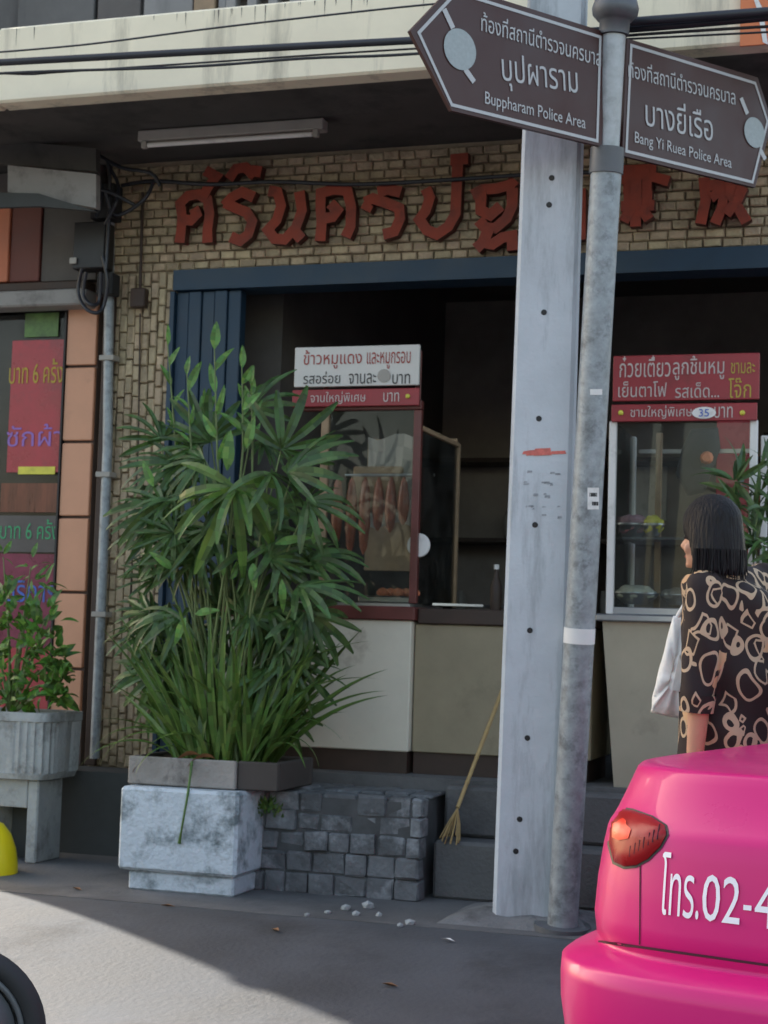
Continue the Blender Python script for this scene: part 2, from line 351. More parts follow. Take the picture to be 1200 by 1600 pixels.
# ------------------------------------------------------------------ the restaurant shophouse
XL, XR = -4.44, XC
sh = thing('shophouse', 'restaurant shophouse with beige brick front, blue lintel, red raised letters and cream canopy', 'building', (0, YW, 0))
TOP = 4.05
MB().box(XL, XR, YW+.2, 20, 4.42, 12).build('upper_storeys', M['upper'], sh)
MB().box(XL, -3.99, YW-.03, YW+.35, .15, TOP).build('brick_pier_core', M['mortar'], sh)
MB().box(-3.99, XR, YW-.03, YW+.2, 3.405, TOP).build('lintel_wall', M['mortar'], sh)
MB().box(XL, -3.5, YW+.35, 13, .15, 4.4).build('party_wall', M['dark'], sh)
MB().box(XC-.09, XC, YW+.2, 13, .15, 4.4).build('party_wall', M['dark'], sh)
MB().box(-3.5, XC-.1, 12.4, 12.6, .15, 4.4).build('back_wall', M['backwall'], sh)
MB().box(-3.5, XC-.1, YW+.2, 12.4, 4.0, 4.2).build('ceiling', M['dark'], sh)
MB().box(-3.5, XC-.005, 7.95, 12.4, .15, FLOOR).build('shop_floor', M['walk'], sh)
MB().box(-3.995, XR, YW-.10, YW+.1, 3.285, 3.40).build('blue_lintel', M['blue'], sh)
# folding blue shutter leaf, in upright boards
bx0 = -3.985
for i in range(5): MB().rbox(bx0+i*.079, bx0+i*.079+.075, YW-.06-.012*(i % 2), YW+.02, FLOOR, 3.28, .004).build('shutter_board', M['blue'], sh)
MB().box(bx0-.03, bx0-.004, YW-.09, YW+.02, FLOOR, 3.28).build('shutter_jamb', M['blue'], sh)
# ---- bricks
slots = []
r = 0; z = 3.412
while z+.046 < TOP:                                   # running bond over the lintel
    x = XL+.005-(.048 if r % 2 else 0)
    while x < XC-.09:
        w = .089+random.uniform(-.01, .008); a, b = max(x, XL+.005), x+w
        if b-a > .025: slots.append((a, b, z+random.uniform(-.0015, .0015), z+.044, 0))
        x += w+.007
    z += .0515; r += 1
c = 0; x = XL+.005
while x+.04 < -4.0:                                   # upright bricks on the pier
    z = .62-(.05 if c % 2 else 0)
    while z < 3.395:
        h = .089+random.uniform(-.01, .008); a, b = max(z, .60), min(z+h, 3.403)
        if b-a > .02: slots.append((x+random.uniform(-.002, .002), x+.041, a, b, 1))
        z += h+.007
    x += .0475; c += 1
def score(s):
    px, py = proj(((s[0]+s[1])/2, YW, (s[2]+s[3])/2))
    if not (0 < px < 1200 and 0 < py < 1600): return 9e9
    hid = (805 < px < 965) or (py > 690 and px > 200) or py > 1050 or (px > 830 and py < 225+(px-940)*.25)
    return (4000 if hid else 0)+abs(py-400)
slots.sort(key=score)
def brick_mb(mb, s):
    a, b, z0, z1, _ = s; d = random.uniform(.004, .016); j = lambda: random.uniform(-.003, .003); y1 = YW-.034; y0 = YW-.045-d; e = .006
    bk = [(a, y1, z0), (b, y1, z0), (b, y1, z1), (a, y1, z1)]
    mid = [(a+j(), y0+e, z0), (b+j(), y0+e, z0+j()), (b+j(), y0+e, z1), (a+j(), y0+e, z1+j())]
    fr = [(a+e, y0+j()*.6, z0+e), (b-e, y0+j()*.6, z0+e), (b-e, y0+j()*.6, z1-e), (a+e, y0+j()*.6, z1-e)]
    return mb.loft([bk, mid, fr], True, False)
for s in slots[:298]: brick_mb(MB(), s).build('brick', M['brick'], sh)
mb = MB()
for s in slots[298:]: brick_mb(mb, s)
tag(mb.build('remaining_bricks', M['brick'], sh), kind='stuff')
# ---- canopy
MB().box(-4.5, XR, 7.47, YW+.2, TOP, 4.16).build('canopy_slab', M['soffit'], sh)
fz0, fz1 = 4.035, 4.43
MB().rbox(-4.5, XR, 7.33, 7.47, fz0, fz1, .012).build('canopy_fascia', M['cream'], sh)
MB().box(-4.5, XR, 7.47, YW+.2, 4.30, 4.42).build('balcony_floor', M['paleupper'], sh)
# drip cracks along the top of the fascia
mb = MB()
for i in range(46):
    x = -4.4+random.random()*4.2; w = random.uniform(.003, .008); h = random.uniform(.02, .11); mb.add([(x, 7.3285, fz1-.013), (x+w, 7.3285, fz1-.013), (x+w*.5, 7.3285, fz1-.013-h)], [(0, 1, 2)])
tag(mb.build('drip_stain', M['dark'], sh, recalc=False), kind='stuff')
# ---- upper wall items seen above the canopy
uy = YW+.19
def up(px0, px1, z0, z1, m, name, d=.03):
    a = PY(px0, 20, uy).x; b = PY(px1, 20, uy).x; MB().rbox(a, b, uy-d, uy+.004, z0, z1, .004).build(name, m, sh)
up(32, 150, 4.44, 5.6, M['upper'], 'upper_panel'); up(156, 222, 4.44, 5.6, M['dark'], 'upper_panel')
up(228, 304, 4.44, 5.6, M['paleupper'], 'upper_panel'); up(308, 340, 4.44, 5.6, M['tan'], 'upper_panel', .05); up(345, 356, 4.44, 5.6, M['paleupper'], 'upper_panel', .04)
up(958, 1240, 4.43, 6.4, M['cream'], 'upper_panel', .05)
# vent blocks (a row of dark square holes)
gy = 7.62
gr = thing('vent_block_wall', 'low grey wall of square vent blocks standing on the canopy', 'wall', (-3, gy, fz1))
a = PY(360, 10, gy).x; b = PY(700, 10, gy).x; n = 10; st = (b-a)/n
MB().box(a, b, gy, gy+.08, 4.42, 4.47).build('base_course', M['paleupper'], gr); MB().box(a, b, gy, gy+.08, 4.62, 4.75).build('top_course', M['paleupper'], gr)
for i in range(n+1): MB().rbox(a+i*st-.025, a+i*st+.025, gy, gy+.08, 4.47, 4.62, .004).build('upright_block', M['paleupper'], gr)
MB().box(a, b, gy+.082, gy+.10, 4.43, 4.75).build('back_panel', M['dark'], gr)
# terrace and stone steps
pass
MB().box(XL, -3.5, 8.18, YW-.06, .15, .595).build('pier_plinth', M['plinth'], sh)

st = thing('stone_steps', 'dark rough stone block step stack in front of the left food counter', 'steps', (-2.6, 7.45, .15))
sx0, sx1, sy = -3.0, -2.16, 7.47
MB().box(sx0+.02, sx1-.02, sy+.022, 7.96, .15, .60).build('rubble_core', M['stonebed'], st)
rows = [(.15, .245), (.25, .345), (.35, .44), (.445, .53), (.535, .625)]
for ri, (z0, z1) in enumerate(rows):
    x = sx0-random.uniform(0, .08); setb = [0, .004, .008, .012, .02][ri]
    while x < sx1-.05:
        w = random.uniform(.10, .18); j = random.uniform(-.014, .012)
        MB().rbox(max(x, sx0-.02), min(x+w-.006, sx1), sy+setb+j, sy+setb+.10, z0-.002, z1+.002-random.uniform(0, .008), random.uniform(.004, .013)).jit(.007).build('stone_block', M['stone'], st)
        x += w
for i in range(7):
    for k in range(3):
        a = sx0+i*.122; MB().rbox(a, min(a+.114, sx1), sy+.17+k*.16-.01, sy+.17+k*.16+.145, .605, .628+random.uniform(-.006, .008), .008).build('stone_block', M['stone'], st)
tr2 = thing('concrete_landing', 'grey concrete landing between the stone steps and the utility pole', 'steps', (-1.4, 7.7, .15))
MB().rbox(-2.14, XC-.02, 7.62, 7.945, .15, .42, .015).build('lower_step', M['walk'], tr2)
MB().rbox(-2.14, XC-.02, 7.80, 7.945, .424, .66, .015).build('upper_step', M['walk'], tr2)

# ------------------------------------------------------------------ raised letters on the brick
lt = thing('shop_name_letters', 'large red raised Thai letters and Chinese characters fixed on the brick band', 'sign', (-2.4, YW-.06, 3.6))
def stroke(mb, pts, w, y, th=.05):
    P = [Vector((p.x, 0, p.z)) for p in pts]; n = len(P); Lf = []; Rt = []
    Q = [P[0]]
    for i in range(n-1):                               # soften the corners a little
        if i > 0: Q.append(P[i]*.75+P[i-1]*.25 if False else P[i])
    Q.append(P[-1])
    for i, p in enumerate(P):
        d0 = (P[i]-P[i-1]).normalized() if i else (P[1]-P[0]).normalized(); d1 = (P[i+1]-P[i]).normalized() if i < n-1 else d0
        t = (d0+d1); t = t.normalized() if t.length > .1 else d1
        nn = Vector((-t.z, 0, t.x)); k = 1/max(.55, nn.dot(Vector((-d1.z, 0, d1.x))))
        wi = w[i] if isinstance(w, list) else w
        wi *= (1.08 if i in (0, n-1) else 1)
        Lf.append(p+nn*wi*.5*k); Rt.append(p-nn*wi*.5*k)
    for i in range(n-1):
        q = [Lf[i], Lf[i+1], Rt[i+1], Rt[i]]
        f = [Vector((a.x, y, a.z)) for a in q]; b_ = [Vector((a.x, y+th, a.z)) for a in q]
        mb.cur = 0; mb.add(f, [(0, 1, 2, 3)]); mb.cur = 1
        mb.add(f+b_, [(0, 1, 5, 4), (2, 3, 7, 6)]+([(3, 0, 4, 7)] if i == 0 else [])+([(1, 2, 6, 5)] if i == n-2 else []))
    mb.cur = 0
A = lambda u, v: PY(260+u/4, 230+v/4, YW-.11); B = lambda u, v: PY(540+u/4, 230+v/4, YW-.11); D = lambda u, v: PY(940+u*.2167, 250+v*.2167, YW-.11)
LET = [
    (A, [[(88, 600), (98, 520), (104, 440), (92, 355), (140, 308), (205, 298), (262, 330), (276, 420), (262, 520), (262, 600)], [(112, 455), (160, 462), (196, 425), (178, 385)], [(238, 312), (268, 255), (320, 190), (250, 150)]]),
    (A, [[(395, 205), (440, 140), (500, 130), (560, 185)], [(560, 190), (575, 120)], [(368, 372), (415, 320), (480, 285), (555, 318)], [(375, 352), (440, 385), (510, 412), (545, 470), (520, 550), (470, 590), (410, 565)]]),
    (A, [[(645, 275), (700, 285), (722, 370), (695, 460), (640, 520), (680, 575), (745, 580), (815, 505), (852, 400), (835, 280)], [(800, 520), (850, 580)]]),
    (A, [[(965, 590), (975, 480), (968, 380), (970, 290), (1050, 268), (1135, 275), (1160, 380), (1155, 500), (1125, 565)], [(985, 450), (1045, 440), (1075, 400), (1030, 355)]]),
    (B, [[(205, 285), (270, 268), (350, 285)], [(125, 350), (175, 325), (260, 352), (340, 385), (345, 450), (310, 530), (240, 550)], [(130, 400), (150, 360)]]),
    (B, [[(505, 262), (530, 320), (505, 400), (465, 455), (510, 520), (575, 548), (645, 500), (690, 420), (695, 310), (700, 200), (705, 95)], [(660, 85), (770, 75)]]),
    (B, [[(795, 305), (860, 268), (950, 262), (1030, 240), (1060, 205)], [(1045, 260), (1045, 370), (1010, 450), (940, 510), (880, 510), (835, 460)], [(850, 290), (850, 400), (910, 430), (975, 372)], [(820, 640), (865, 600), (925, 612), (985, 570), (1045, 560), (1050, 650)], [(900, 520), (870, 590)]]),
    (lambda u, v: PY(835+u, 290+v, YW-.11), [[(8, 10), (20, 50), (14, 88), (6, 80)], [(16, 84), (70, 86)], [(72, 6), (72, 86)]]),
    (D, [[(150, 80), (395, 72)], [(200, 45), (205, 130)], [(310, 40), (310, 130)], [(150, 145), (380, 130), (490, 160)], [(160, 215), (365, 205)], [(165, 275), (370, 268)], [(145, 345), (385, 335)], [(255, 150), (250, 490)], [(215, 360), (165, 455)], [(290, 350), (350, 440)]]),
    (D, [[(740, 130), (752, 300), (715, 465)], [(760, 190), (1030, 175)], [(790, 280), (885, 225), (870, 350), (820, 465)], [(930, 130), (935, 250), (975, 330), (1050, 455)], [(1020, 200), (985, 290), (900, 400)], [(985, 90), (1035, 130)]]),
]
for i, (fn, strokes) in enumerate(LET):
    mb = MB()
    for k, s_ in enumerate(strokes): stroke(mb, [fn(*p) for p in s_], .058 if i < 8 else .052, YW-.125-.0023*k, .06)
    mb.build('letter', [M['letterred'], M['letteredge']], lt)

# ------------------------------------------------------------------ lamp, cable, conduit on the shop front
tl = thing('tube_light', 'unlit fluorescent tube fitting under the dark canopy ceiling', 'lamp', (-3.4, 7.98, 4.0))
MB().rbox(-3.99, -2.93, 7.94, 8.02, 3.985, 4.045, .006).build('housing', M['tubew'], tl)
MB().tube([(-3.93, 7.95, 3.962), (-2.99, 7.95, 3.962)], .013, 10).build('tube', M['white'], tl)
for xx in (-3.95, -2.97): MB().rbox(xx-.015, xx+.015, 7.935, 7.965, 3.945, 3.984, .003).build('socket', M['tubew'], tl)
def sag(px, Y, r, name, label, cat='cable', m='cable', sub=6, Yf=None, group=None):
    pts = [PY(x_, y_, Y if Yf is None else Yf(x_)) for x_, y_ in px]; out = []
    for i in range(len(pts)-1):
        p0, p1, p2, p3 = pts[max(i-1, 0)], pts[i], pts[i+1], pts[min(i+2, len(pts)-1)]
        for k in range(sub):
            t = k/sub; out.append(.5*((2*p1)+(p2-p0)*t+(2*p0-5*p1+4*p2-p3)*t*t+(3*p1-p0-3*p2+p3)*t**3))
    out.append(pts[-1]); o = MB().tube(out, r, 8).build(name, M[m]); return tag(o, label, cat, group)
sag([(190, 290), (240, 283), (330, 288), (430, 284), (560, 288), (700, 281), (840, 272), (960, 268)], YW-.14, .012, 'wall_cable', 'black cable sagging across the tops of the red letters')
cb = thing('conduit_box', 'small dark switch box with conduit on the brick pier', 'switch box', (-4.25, YW-.08, 3.2))
p = PY(219, 468, YW-.08); MB().rbox(p.x-.045, p.x+.045, YW-.12, YW-.062, p.z-.05, p.z+.06, .006).build('box', M['darkwood'], cb)
MB().tube([PY(223, 300, YW-.08), PY(219, 450, YW-.08)], .009, 8).build('conduit', M['darkwood'], cb)
MB().tube([PY(219, 490, YW-.08), PY(216, 700, YW-.08), PY(200, 1000, YW-.08)], .005, 6).build('wire', M['darkwood'], cb)

# overhead lines in front of the canopy
g_ = 'overhead lines running past the canopy'
sag([(-60, 101), (400, 76), (650, 63), (1000, 44), (1400, 8)], 6.95, .018, 'overhead_cable', 'thickest black overhead cable with a pale sheen, crossing the cream canopy edge', group=g_)
sag([(-60, 118), (60, 112), (300, 104), (480, 91), (650, 84), (1000, 54), (1400, 30)], 6.97, .007, 'overhead_cable', 'thin black overhead line just below the thickest cable', group=g_)
sag([(-60, 86), (130, 70), (350, 42), (600, 14), (740, 0), (900, -20)], 6.93, .005, 'overhead_cable', 'thin dark overhead line climbing rightwards above the thickest cable', group=g_)
sag([(-60, 112), (40, 116), (90, 113), (300, 99), (650, 76), (1000, 60), (1400, 40)], 6.99, .005, 'overhead_cable', 'lowest thin overhead line with a slight kink at its left', group=g_)
sag([(960, 36), (1040, 30), (1200, 18), (1400, 2)], 6.9, .02, 'overhead_cable', 'bundled black cable leaving the sign pole to the right', group=g_)
# dark meter clutter at the corner
mt = thing('electric_meter_cluster', 'black cluster of electric boxes and looping cables between the two shops', 'electric meter', (-4.6, YW-.2, 3.5))
def pbox(px0, px1, py0, py1, Y, d, m, name, par, bev=.006):
    a = PY(px0, py1, Y); b = PY(px1, py0, Y); return MB().rbox(a.x, b.x, Y, Y+d, a.z, b.z, bev).build(name, M[m], par)
pbox(112, 165, 345, 420, 8.3, .12, 'black', 'meter_box', mt); pbox(140, 178, 285, 342, 8.34, .12, 'rubber', 'junction_box', mt); pbox(150, 176, 425, 460, 8.36, .1, 'rubber', 'switch_box', mt)
pbox(108, 119, 402, 412, 8.285, .012, 'paleupper' if False else 'tubew', 'nameplate', mt, .002)
for pts in ([(128, 420), (122, 455), (132, 480), (150, 489), (162, 478), (168, 440), (160, 400)], [(165, 300), (175, 330), (190, 335), (225, 312), (240, 285)], [(150, 270), (160, 300), (150, 340)], [(120, 280), (140, 300), (148, 330)], [(170, 260), (185, 290), (180, 320), (165, 350)],
            [(135, 425), (130, 460), (142, 476), (155, 470), (158, 425)], [(168, 250), (172, 300), (166, 420)], [(150, 240), (190, 262), (235, 270), (250, 290)], [(140, 246), (150, 290), (172, 300), (210, 320)]):
    q = [PY(a, b, 8.27+random.uniform(-.03, .04)) for a, b in pts]; o_ = []
    for i in range(len(q)-1):
        for k in range(4):
            t = k/4; p0, p1, p2, p3 = q[max(i-1, 0)], q[i], q[i+1], q[min(i+2, len(q)-1)]
            o_.append(.5*((2*p1)+(p2-p0)*t+(2*p0-5*p1+4*p2-p3)*t*t+(3*p1-p0-3*p2+p3)*t**3))
    o_.append(q[-1]); MB().tube(o_, .011, 7).build('cable_loop', M['cable'], mt)
dp = thing('drain_pipe', 'grey rain pipe running down between the orange column and the brick pier', 'pipe', (-4.46, 8.45, .15))
MB().tube([PY(172, 330, 8.45), PY(168, 700, 8.45), PY(148, 1185, 8.45)], .028, 14).build('pipe', M['galv'], dp)
for yy in (560, 742, 960):
    p = PY(170-(yy-560)*.03, yy, 8.45); MB().rbox(p.x-.045, p.x+.045, 8.415, 8.50, p.z-.015, p.z+.015, .003).build('bracket', M['tubew'], dp)
dg = thing('gap_infill', 'dark brown gap duct beside the orange tiled column', 'infill', (-4.5, 8.5, .15))  # dark brown strip fills the gap between column and rain pipe
q0, q1 = PY(152, 800, 8.5).x, PY(164, 800, 8.5).x
MB().rbox(q0-.01, q1+.01, 8.49, 8.56, .6, 3.3, .004).build('infill', M['darkwood'], dg)

# ------------------------------------------------------------------ neighbour shop on the left
nb = thing('neighbour_shop', 'left neighbour shop with orange tiled column, red window posters and grey shutter box', 'building', (-5, YW, .15))
NX0 = -6.8
MB().box(NX0, XL-.003, YW+.24, 20, 4.35, 12).build('upper_storeys', M['upper'], nb)
MB().box(NX0, -6.6, YW, 14, .15, 4.35).build('side_wall', M['upper'], nb)
MB().box(-6.6, -4.75, 9.6, 9.7, .15, 4.35).build('inner_wall', M['dark'], nb)
MB().box(NX0, -4.503, 7.47, YW+.24, 4.055, 4.16).build('canopy_slab', M['soffit'], nb)
MB().rbox(NX0, -4.503, 7.335, 7.468, 4.035, 4.425, .012).build('canopy_fascia', M['cream'], nb)
MB().box(NX0, -4.503, 7.47, YW+.24, 4.30, 4.35).build('balcony_floor', M['paleupper'], nb)
MB().box(-4.69, -4.50, YW+.0, YW+.30, .15, 4.05).build('column_core', M['grout'], nb)
zc = [PY(135, yy, YW-.03).z for yy in (462, 572, 690, 808, 926, 1046, 1160)]
for i in range(6):
    a = zc[i+1]+.008; b = zc[i]-.008
    MB().rbox(-4.690, -4.500, YW-.03, YW-.002, a, b, .005).build('column_tile', M['tiles'], nb)
MB().box(-6.6, -4.51, YW-.18, YW, .15, .60).build('plinth', M['plinth'], nb)
zb0, zb1 = PY(80, 480, 8.45).z, PY(80, 452, 8.45).z
MB().rbox(-6.6, -4.51, 8.40, 8.56, zb0, zb1-.01, .01).build('shutter_box', M['shutter'], nb)
MB().rbox(-6.6, -4.53, 8.44, 8.56, zb1-.005, zb1+.045, .006).build('shutter_rail', M['darkwood'], nb)
za = PY(20, 325, 8.5).z
MB().rbox(-6.6, PY(17, 400, 8.5).x, 8.47, 8.56, zb1+.06, za, .005).build('fascia_panel', M['orangewall'], nb)
MB().rbox(PY(18, 400, 8.5).x, PY(64, 400, 8.5).x, 8.485, 8.56, zb1+.06, za, .005).build('fascia_panel', M['darkred'], nb)
MB().box(PY(66, 400, 8.5).x, -4.5, 8.50, 8.566, zb1+.06, TOP).build('upper_recess', M['dark'], nb)
MB().box(-6.6, PY(66, 400, 8.5).x-.003, 8.56, 8.60, zb1+.06, TOP).build('upper_recess', M['dark'], nb)
# sloping grey awning pieces under the canopy
q = [PY(12, 258, 8.0), PY(150, 272, 8.0), PY(150, 325, 8.0), PY(12, 300, 8.0)]
MB().prism(q, (0, .05, 0)).build('awning_board', M['shutter'], nb)
q = [PY(-40, 215, 8.06), PY(150, 232, 8.06), PY(150, 268, 8.06), PY(-40, 252, 8.06)]
MB().prism(q, (0, .05, 0)).build('awning_board', M['soffit'], nb)
q = [PY(-40, 300, 7.96), PY(60, 302, 7.96), PY(150, 330, 7.96), PY(60, 322, 7.96), PY(-40, 325, 7.96)]
MB().prism(q, (0, .03, 0)).build('awning_board', M['plinth'], nb)
# window and posters
bb = thing('blocker', 'added unseen tall billboard on a steel frame left of the shops, above a side passage', 'blocker', (-11, YW, 0))  # unseen panels added to shade the taxi; sun passes below them
for k in range(7): MB().rbox(-6.79-(k+1)*1.3+.004, -6.79-k*1.3, YW+.1, YW+.2, 4.72, 12, .01).build('panel', M['upper'], bb)
for xx in (-14.2, -15.6): MB().rbox(xx-.12, xx+.12, YW+.21, YW+.45, 0, 12, .01).build('blocker_post', M['darkmetal'], bb)
wx0, wx1 = -6.6, -4.7
MB().box(wx0, -4.72, 8.588, 8.594, .62, zb0-.01).build('window_pane', GLD, nb, recalc=False)
MB().box(-4.703, -4.692, 8.53, 8.60, .6, zb0-.01).build('window_frame', M['black'], nb)
MB().box(-6.58, -4.73, 8.80, 8.84, .60, zb0).build('window_backing', M['dark'], nb)
def poster(px0, px1, py0, py1, m, lab, y=8.575):
    a = PY(px0, py1, y); b = PY(px1, py0, y); o = MB().box(a.x, b.x, y, y+.006, a.z, b.z).build('window_poster', M[m]); return tag(o, lab, 'poster'), a, b
X_, Z_ = (1, 0, 0), (0, 0, 1)
def pt(par, body, m, px0, px1, py0, py1, Y, bold=.02):
    a = PY(px0, py1, Y); b = PY(px1, py0, Y); return text_on(par, 'lettering', body, M[m], a, X_, Z_, b.x-a.x, b.z-a.z, bold)
o, a, b = poster(10, 104, 530, 738, 'poster', 'red window poster with yellow Thai price lettering, upper one in the left shop'); pt(o, 'บาท 6 ครั้ง', 'txtyellow', 14, 100, 560, 600, 8.573); pt(o, 'ซักผ้า', 'txtviolet', 10, 98, 662, 698, 8.573)
o, a, b = poster(28, 86, 729, 741, 'bananay', 'narrow yellow paper strip below the red window poster', 8.570)
o, a, b = poster(0, 96, 755, 800, 'posterbrown', 'brown and orange streaky poster below the yellow strip'); 
o, a, b = poster(-10, 96, 806, 862, 'dark', 'dark window poster with green Thai lettering'); pt(o, 'บาท 6 ครั้ง', 'txtgreen', 0, 92, 812, 842, 8.573)
o, a, b = poster(-10, 94, 866, 1010, 'postermag', 'magenta window poster with blue lettering behind the left bush'); pt(o, 'บริการ', 'txtblue', 8, 88, 908, 940, 8.573)
o, a, b = poster(-10, 92, 1014, 1110, 'poster', 'lowest red window poster behind the left bush')
o, a, b = poster(38, 92, 488, 527, 'postgreen', 'mottled green picture at the top of the left shop window')

# ------------------------------------------------------------------ left food counter
CY = 8.10
fc = thing('food_counter', 'left food counter with oxblood framed glass case and cream painted front', 'counter', (-2.8, CY, FLOOR))
zt = PY(560, 957, CY).z; zf = PY(600, 1180, CY).z; xr = PY(642, 1000, CY).x
MB().rbox(-3.45, xr, CY, CY+.62, .79, zt-.035, .006).build('cream_front', M['counter'], fc)
MB().box(-3.43, xr-.01, CY+.02, CY+.6, FLOOR, .789).build('kick_plinth', M['darkwood'], fc)
MB().rbox(-3.47, xr+.02, CY-.02, CY+.64, zt-.034, zt+.035, .006).build('counter_rail', M['redwood'], fc)
MB().box(-3.44, xr-.01, CY+.0, CY+.62, zt+.036, zt+.05).build('tray_shelf', M['steel'], fc)
ztop = PY(655, 640, CY).z
for xx, nm in ((PY(503, 800, CY).x, 'case_post'), (PY(648, 800, CY).x, 'case_post')):
    MB().rbox(xx-.02, xx+.02, CY, CY+.04, zt+.052, ztop, .004).build(nm, M['redwood'] if xx > -2.6 else M['tan'], fc)
xg0, xg1 = PY(503, 800, CY).x, PY(648, 800, CY).x
MB().rbox(-3.05, xg1+.02, CY-.005, CY+.045, ztop+.001, ztop+.05, .004).build('case_top_rail', M['redwood'], fc)
MB().box(xg0+.02, xg1-.02, CY+.018, CY+.023, zt+.053, ztop).build('glass_pane', GL, fc, recalc=False)
MB().box(xg1-.003, xg1+.002, CY+.045, CY+.78, zt+.053, ztop-.10).build('glass_pane', GL, fc, recalc=False)
MB().rbox(xg1-.016, xg1+.016, CY+.78, CY+.81, zt+.053, ztop-.08, .003).build('case_post', M['tan'], fc)
MB().rbox(xg1-.016, xg1+.016, CY+.045, CY+.78, ztop-.10, ztop-.075, .003).build('case_side_rail', M['tan'], fc)
MB().rbox(xg0-.02, xg1, CY+.78, CY+.80, zt+.25, ztop-.05, .003).build('rear_board', M['tan'], fc)
MB().tube([(xg0, CY+.35, ztop-.30), (xg1, CY+.35, ztop-.30)], .008, 8).build('hanging_rail', M['steel'], fc)
# sheet of crumpled pale plastic inside
mb = MB(); 
gr_ = [[(xg0+.04+i*.052, CY+.6+.02*sin(i*2.1+j), ztop-.06-j*.07-(.02*sin(i*1.3))) for i in range(9)] for j in range(8)]
for j in range(7):
    for i in range(8): mb.add([gr_[j][i], gr_[j][i+1], gr_[j+1][i+1], gr_[j+1][i]], [(0, 1, 2, 3)], True)
o = mb.build('plastic_sheet', M['tubew']); tag(o, 'crumpled pale sheet hanging at the back of the left glass case', 'sheet')
for i in range(7):
    p = Vector((xg1-.09-.075*i, CY+.35+random.uniform(-.02, .02), ztop-.31)); h = random.uniform(.2, .30) if i < 3 else random.uniform(.28, .42)
    mb = MB().lathe([(.004, 0), (.018, -.03), (.030, -.1), (.034, -h*.6), (.022, -h*.9), (.004, -h)], p, 10); mb.v = [Vector((v.x, p.y+(v.y-p.y)*.6, v.z)) for v in mb.v]
    tag(mb.build('roast_pork', M['pork']), 'dark red roast pork strip on the glass case rail, '+['nearest the oxblood post', 'second from the oxblood post', 'third from the oxblood post', 'in the middle of the row', 'third from the palm', 'second from the palm', 'nearest the palm'][i], 'meat', 'roast pork hanging in the glass case')
tag(MB().rbox(xg0+.02, xg0+.3, CY+.42, CY+.45, zt+.55, zt+.80, .01).build('round_board', M['tan']), 'tan cutting board leaning in the left glass case behind the meat', 'board')
tr = thing('orange_food_tray', 'low steel tray of orange food in the left glass case', 'tray', (-2.5, CY+.15, zt+.05))
pa = PY(612, 905, CY+.12)
MB().rbox(pa.x-.16, xg1-.03, CY+.05, CY+.33, zt+.052, zt+.09, .008).build('tray', M['steel'], tr)
for i in range(7):
    mb = MB().lathe([(.005, 0), (.03, .008), (.034, .022), (.02, .04), (.003, .046)], (pa.x-.02+.028*i-.02, CY+.10+.05*(i % 3), zt+.088), 8); mb.build('food_piece', M['orangefood'], tr)
dsc = PY(649, 851, CY-.03)
tag(MB().lathe([(.058, 0), (.062, .004), (.062, .008), (.055, .012)], dsc+Vector((0, .052, 0)), 28, (0, 1, 0)).build('round_plate', M['white']), 'round white plate fixed behind the oxblood post of the left glass case', 'plate')
kn = PY(705, 905, CY+.4); tag(MB().prism([(xg1+.05, CY+.2, zt+.05), (xg1+.30, CY+.28, zt+.05), (xg1+.36, CY+.5, zt+.05), (xg1+.1, CY+.45, zt+.05)], (0, 0, .012)).build('steel_lid', M['steel']), 'flat steel lid on the dark ledge right of the glass case', 'lid')
# second counter
c2 = thing('side_counter', 'olive brown counter with dark top standing right of the cream counter', 'counter', (-2.1, CY+.05, FLOOR))
x2 = -1.5
MB().rbox(xr+.006, x2, CY+.05, CY+.6, .79, zt-.05, .005).build('olive_front', M['counter2'], c2)
MB().box(xr+.01, x2-.02, CY+.07, CY+.58, FLOOR, .788).build('kick_plinth', M['darkwood'], c2)
MB().rbox(xr+.024, x2+.02, CY+.03, CY+.62, zt-.048, zt+.03, .005).build('counter_top', M['darkwood'], c2)
bt = thing('sauce_bottle', 'clear sauce bottle with pale label on the dark counter top', 'bottle', PY(775, 925, CY+.3))
bp = WORLDPOS[bt.name].copy(); bp.z = zt+.031
MB().lathe([(.028, 0), (.03, .02), (.03, .13), (.012, .18), (.011, .22)], bp, 14).build('bottle_body', M['darkwood'], bt); MB().lathe([(.0135, .215), (.0135, .24)], bp, 12).build('cap', M['white'], bt)
# signs on the left counter
def board(name, lab, px0, px1, py0, py1, Y, m, d=.02, par=None):
    a = PY(px0, py1, Y); b = PY(px1, py0, Y); return MB().rbox(a.x, b.x, Y, Y+d, a.z, b.z, .003).build(name, M[m], par)
SY = CY-.03
ms = thing('menu_board', 'white menu board with a red lower strip above the left glass case', 'sign', PY(557, 600, SY))
board('white_panel', '', 459, 656, 538, 605, SY, 'signwhite', par=ms); board('red_strip', '', 456, 655, 606, 636, SY-.003, 'signred', par=ms)
pt(ms, 'ข้าวหมูแดง', 'txtred', 474, 566, 545, 577, SY-.001, .03); pt(ms, 'และหมูกรอบ', 'txtred', 573, 642, 549, 577, SY-.001, .03)
pt(ms, 'รสอร่อย', 'txtblack', 474, 532, 580, 600, SY-.001, .03); pt(ms, 'จานละ', 'txtblack', 545, 588, 583, 600, SY-.001, .03); pt(ms, 'บาท', 'txtblack', 613, 641, 584, 600, SY-.001, .03)
pt(ms, 'จานใหญ่พิเศษ', 'txtpale', 485, 572, 611, 632, SY-.0045, .02); pt(ms, 'บาท', 'txtpale', 599, 624, 613, 628, SY-.0045, .02)
a = PY(600, 587, SY-.003); MB().lathe([(.035, 0), (.035, .002)], a, 16, (0, -1, 0)).build('patch', M['tubew'], ms)
a = PY(637, 619, SY-.006); MB().lathe([(.012, 0), (.010, .006), (.003, .008)], a, 12, (0, -1, 0)).build('brass_button', M['bananay'], ms)
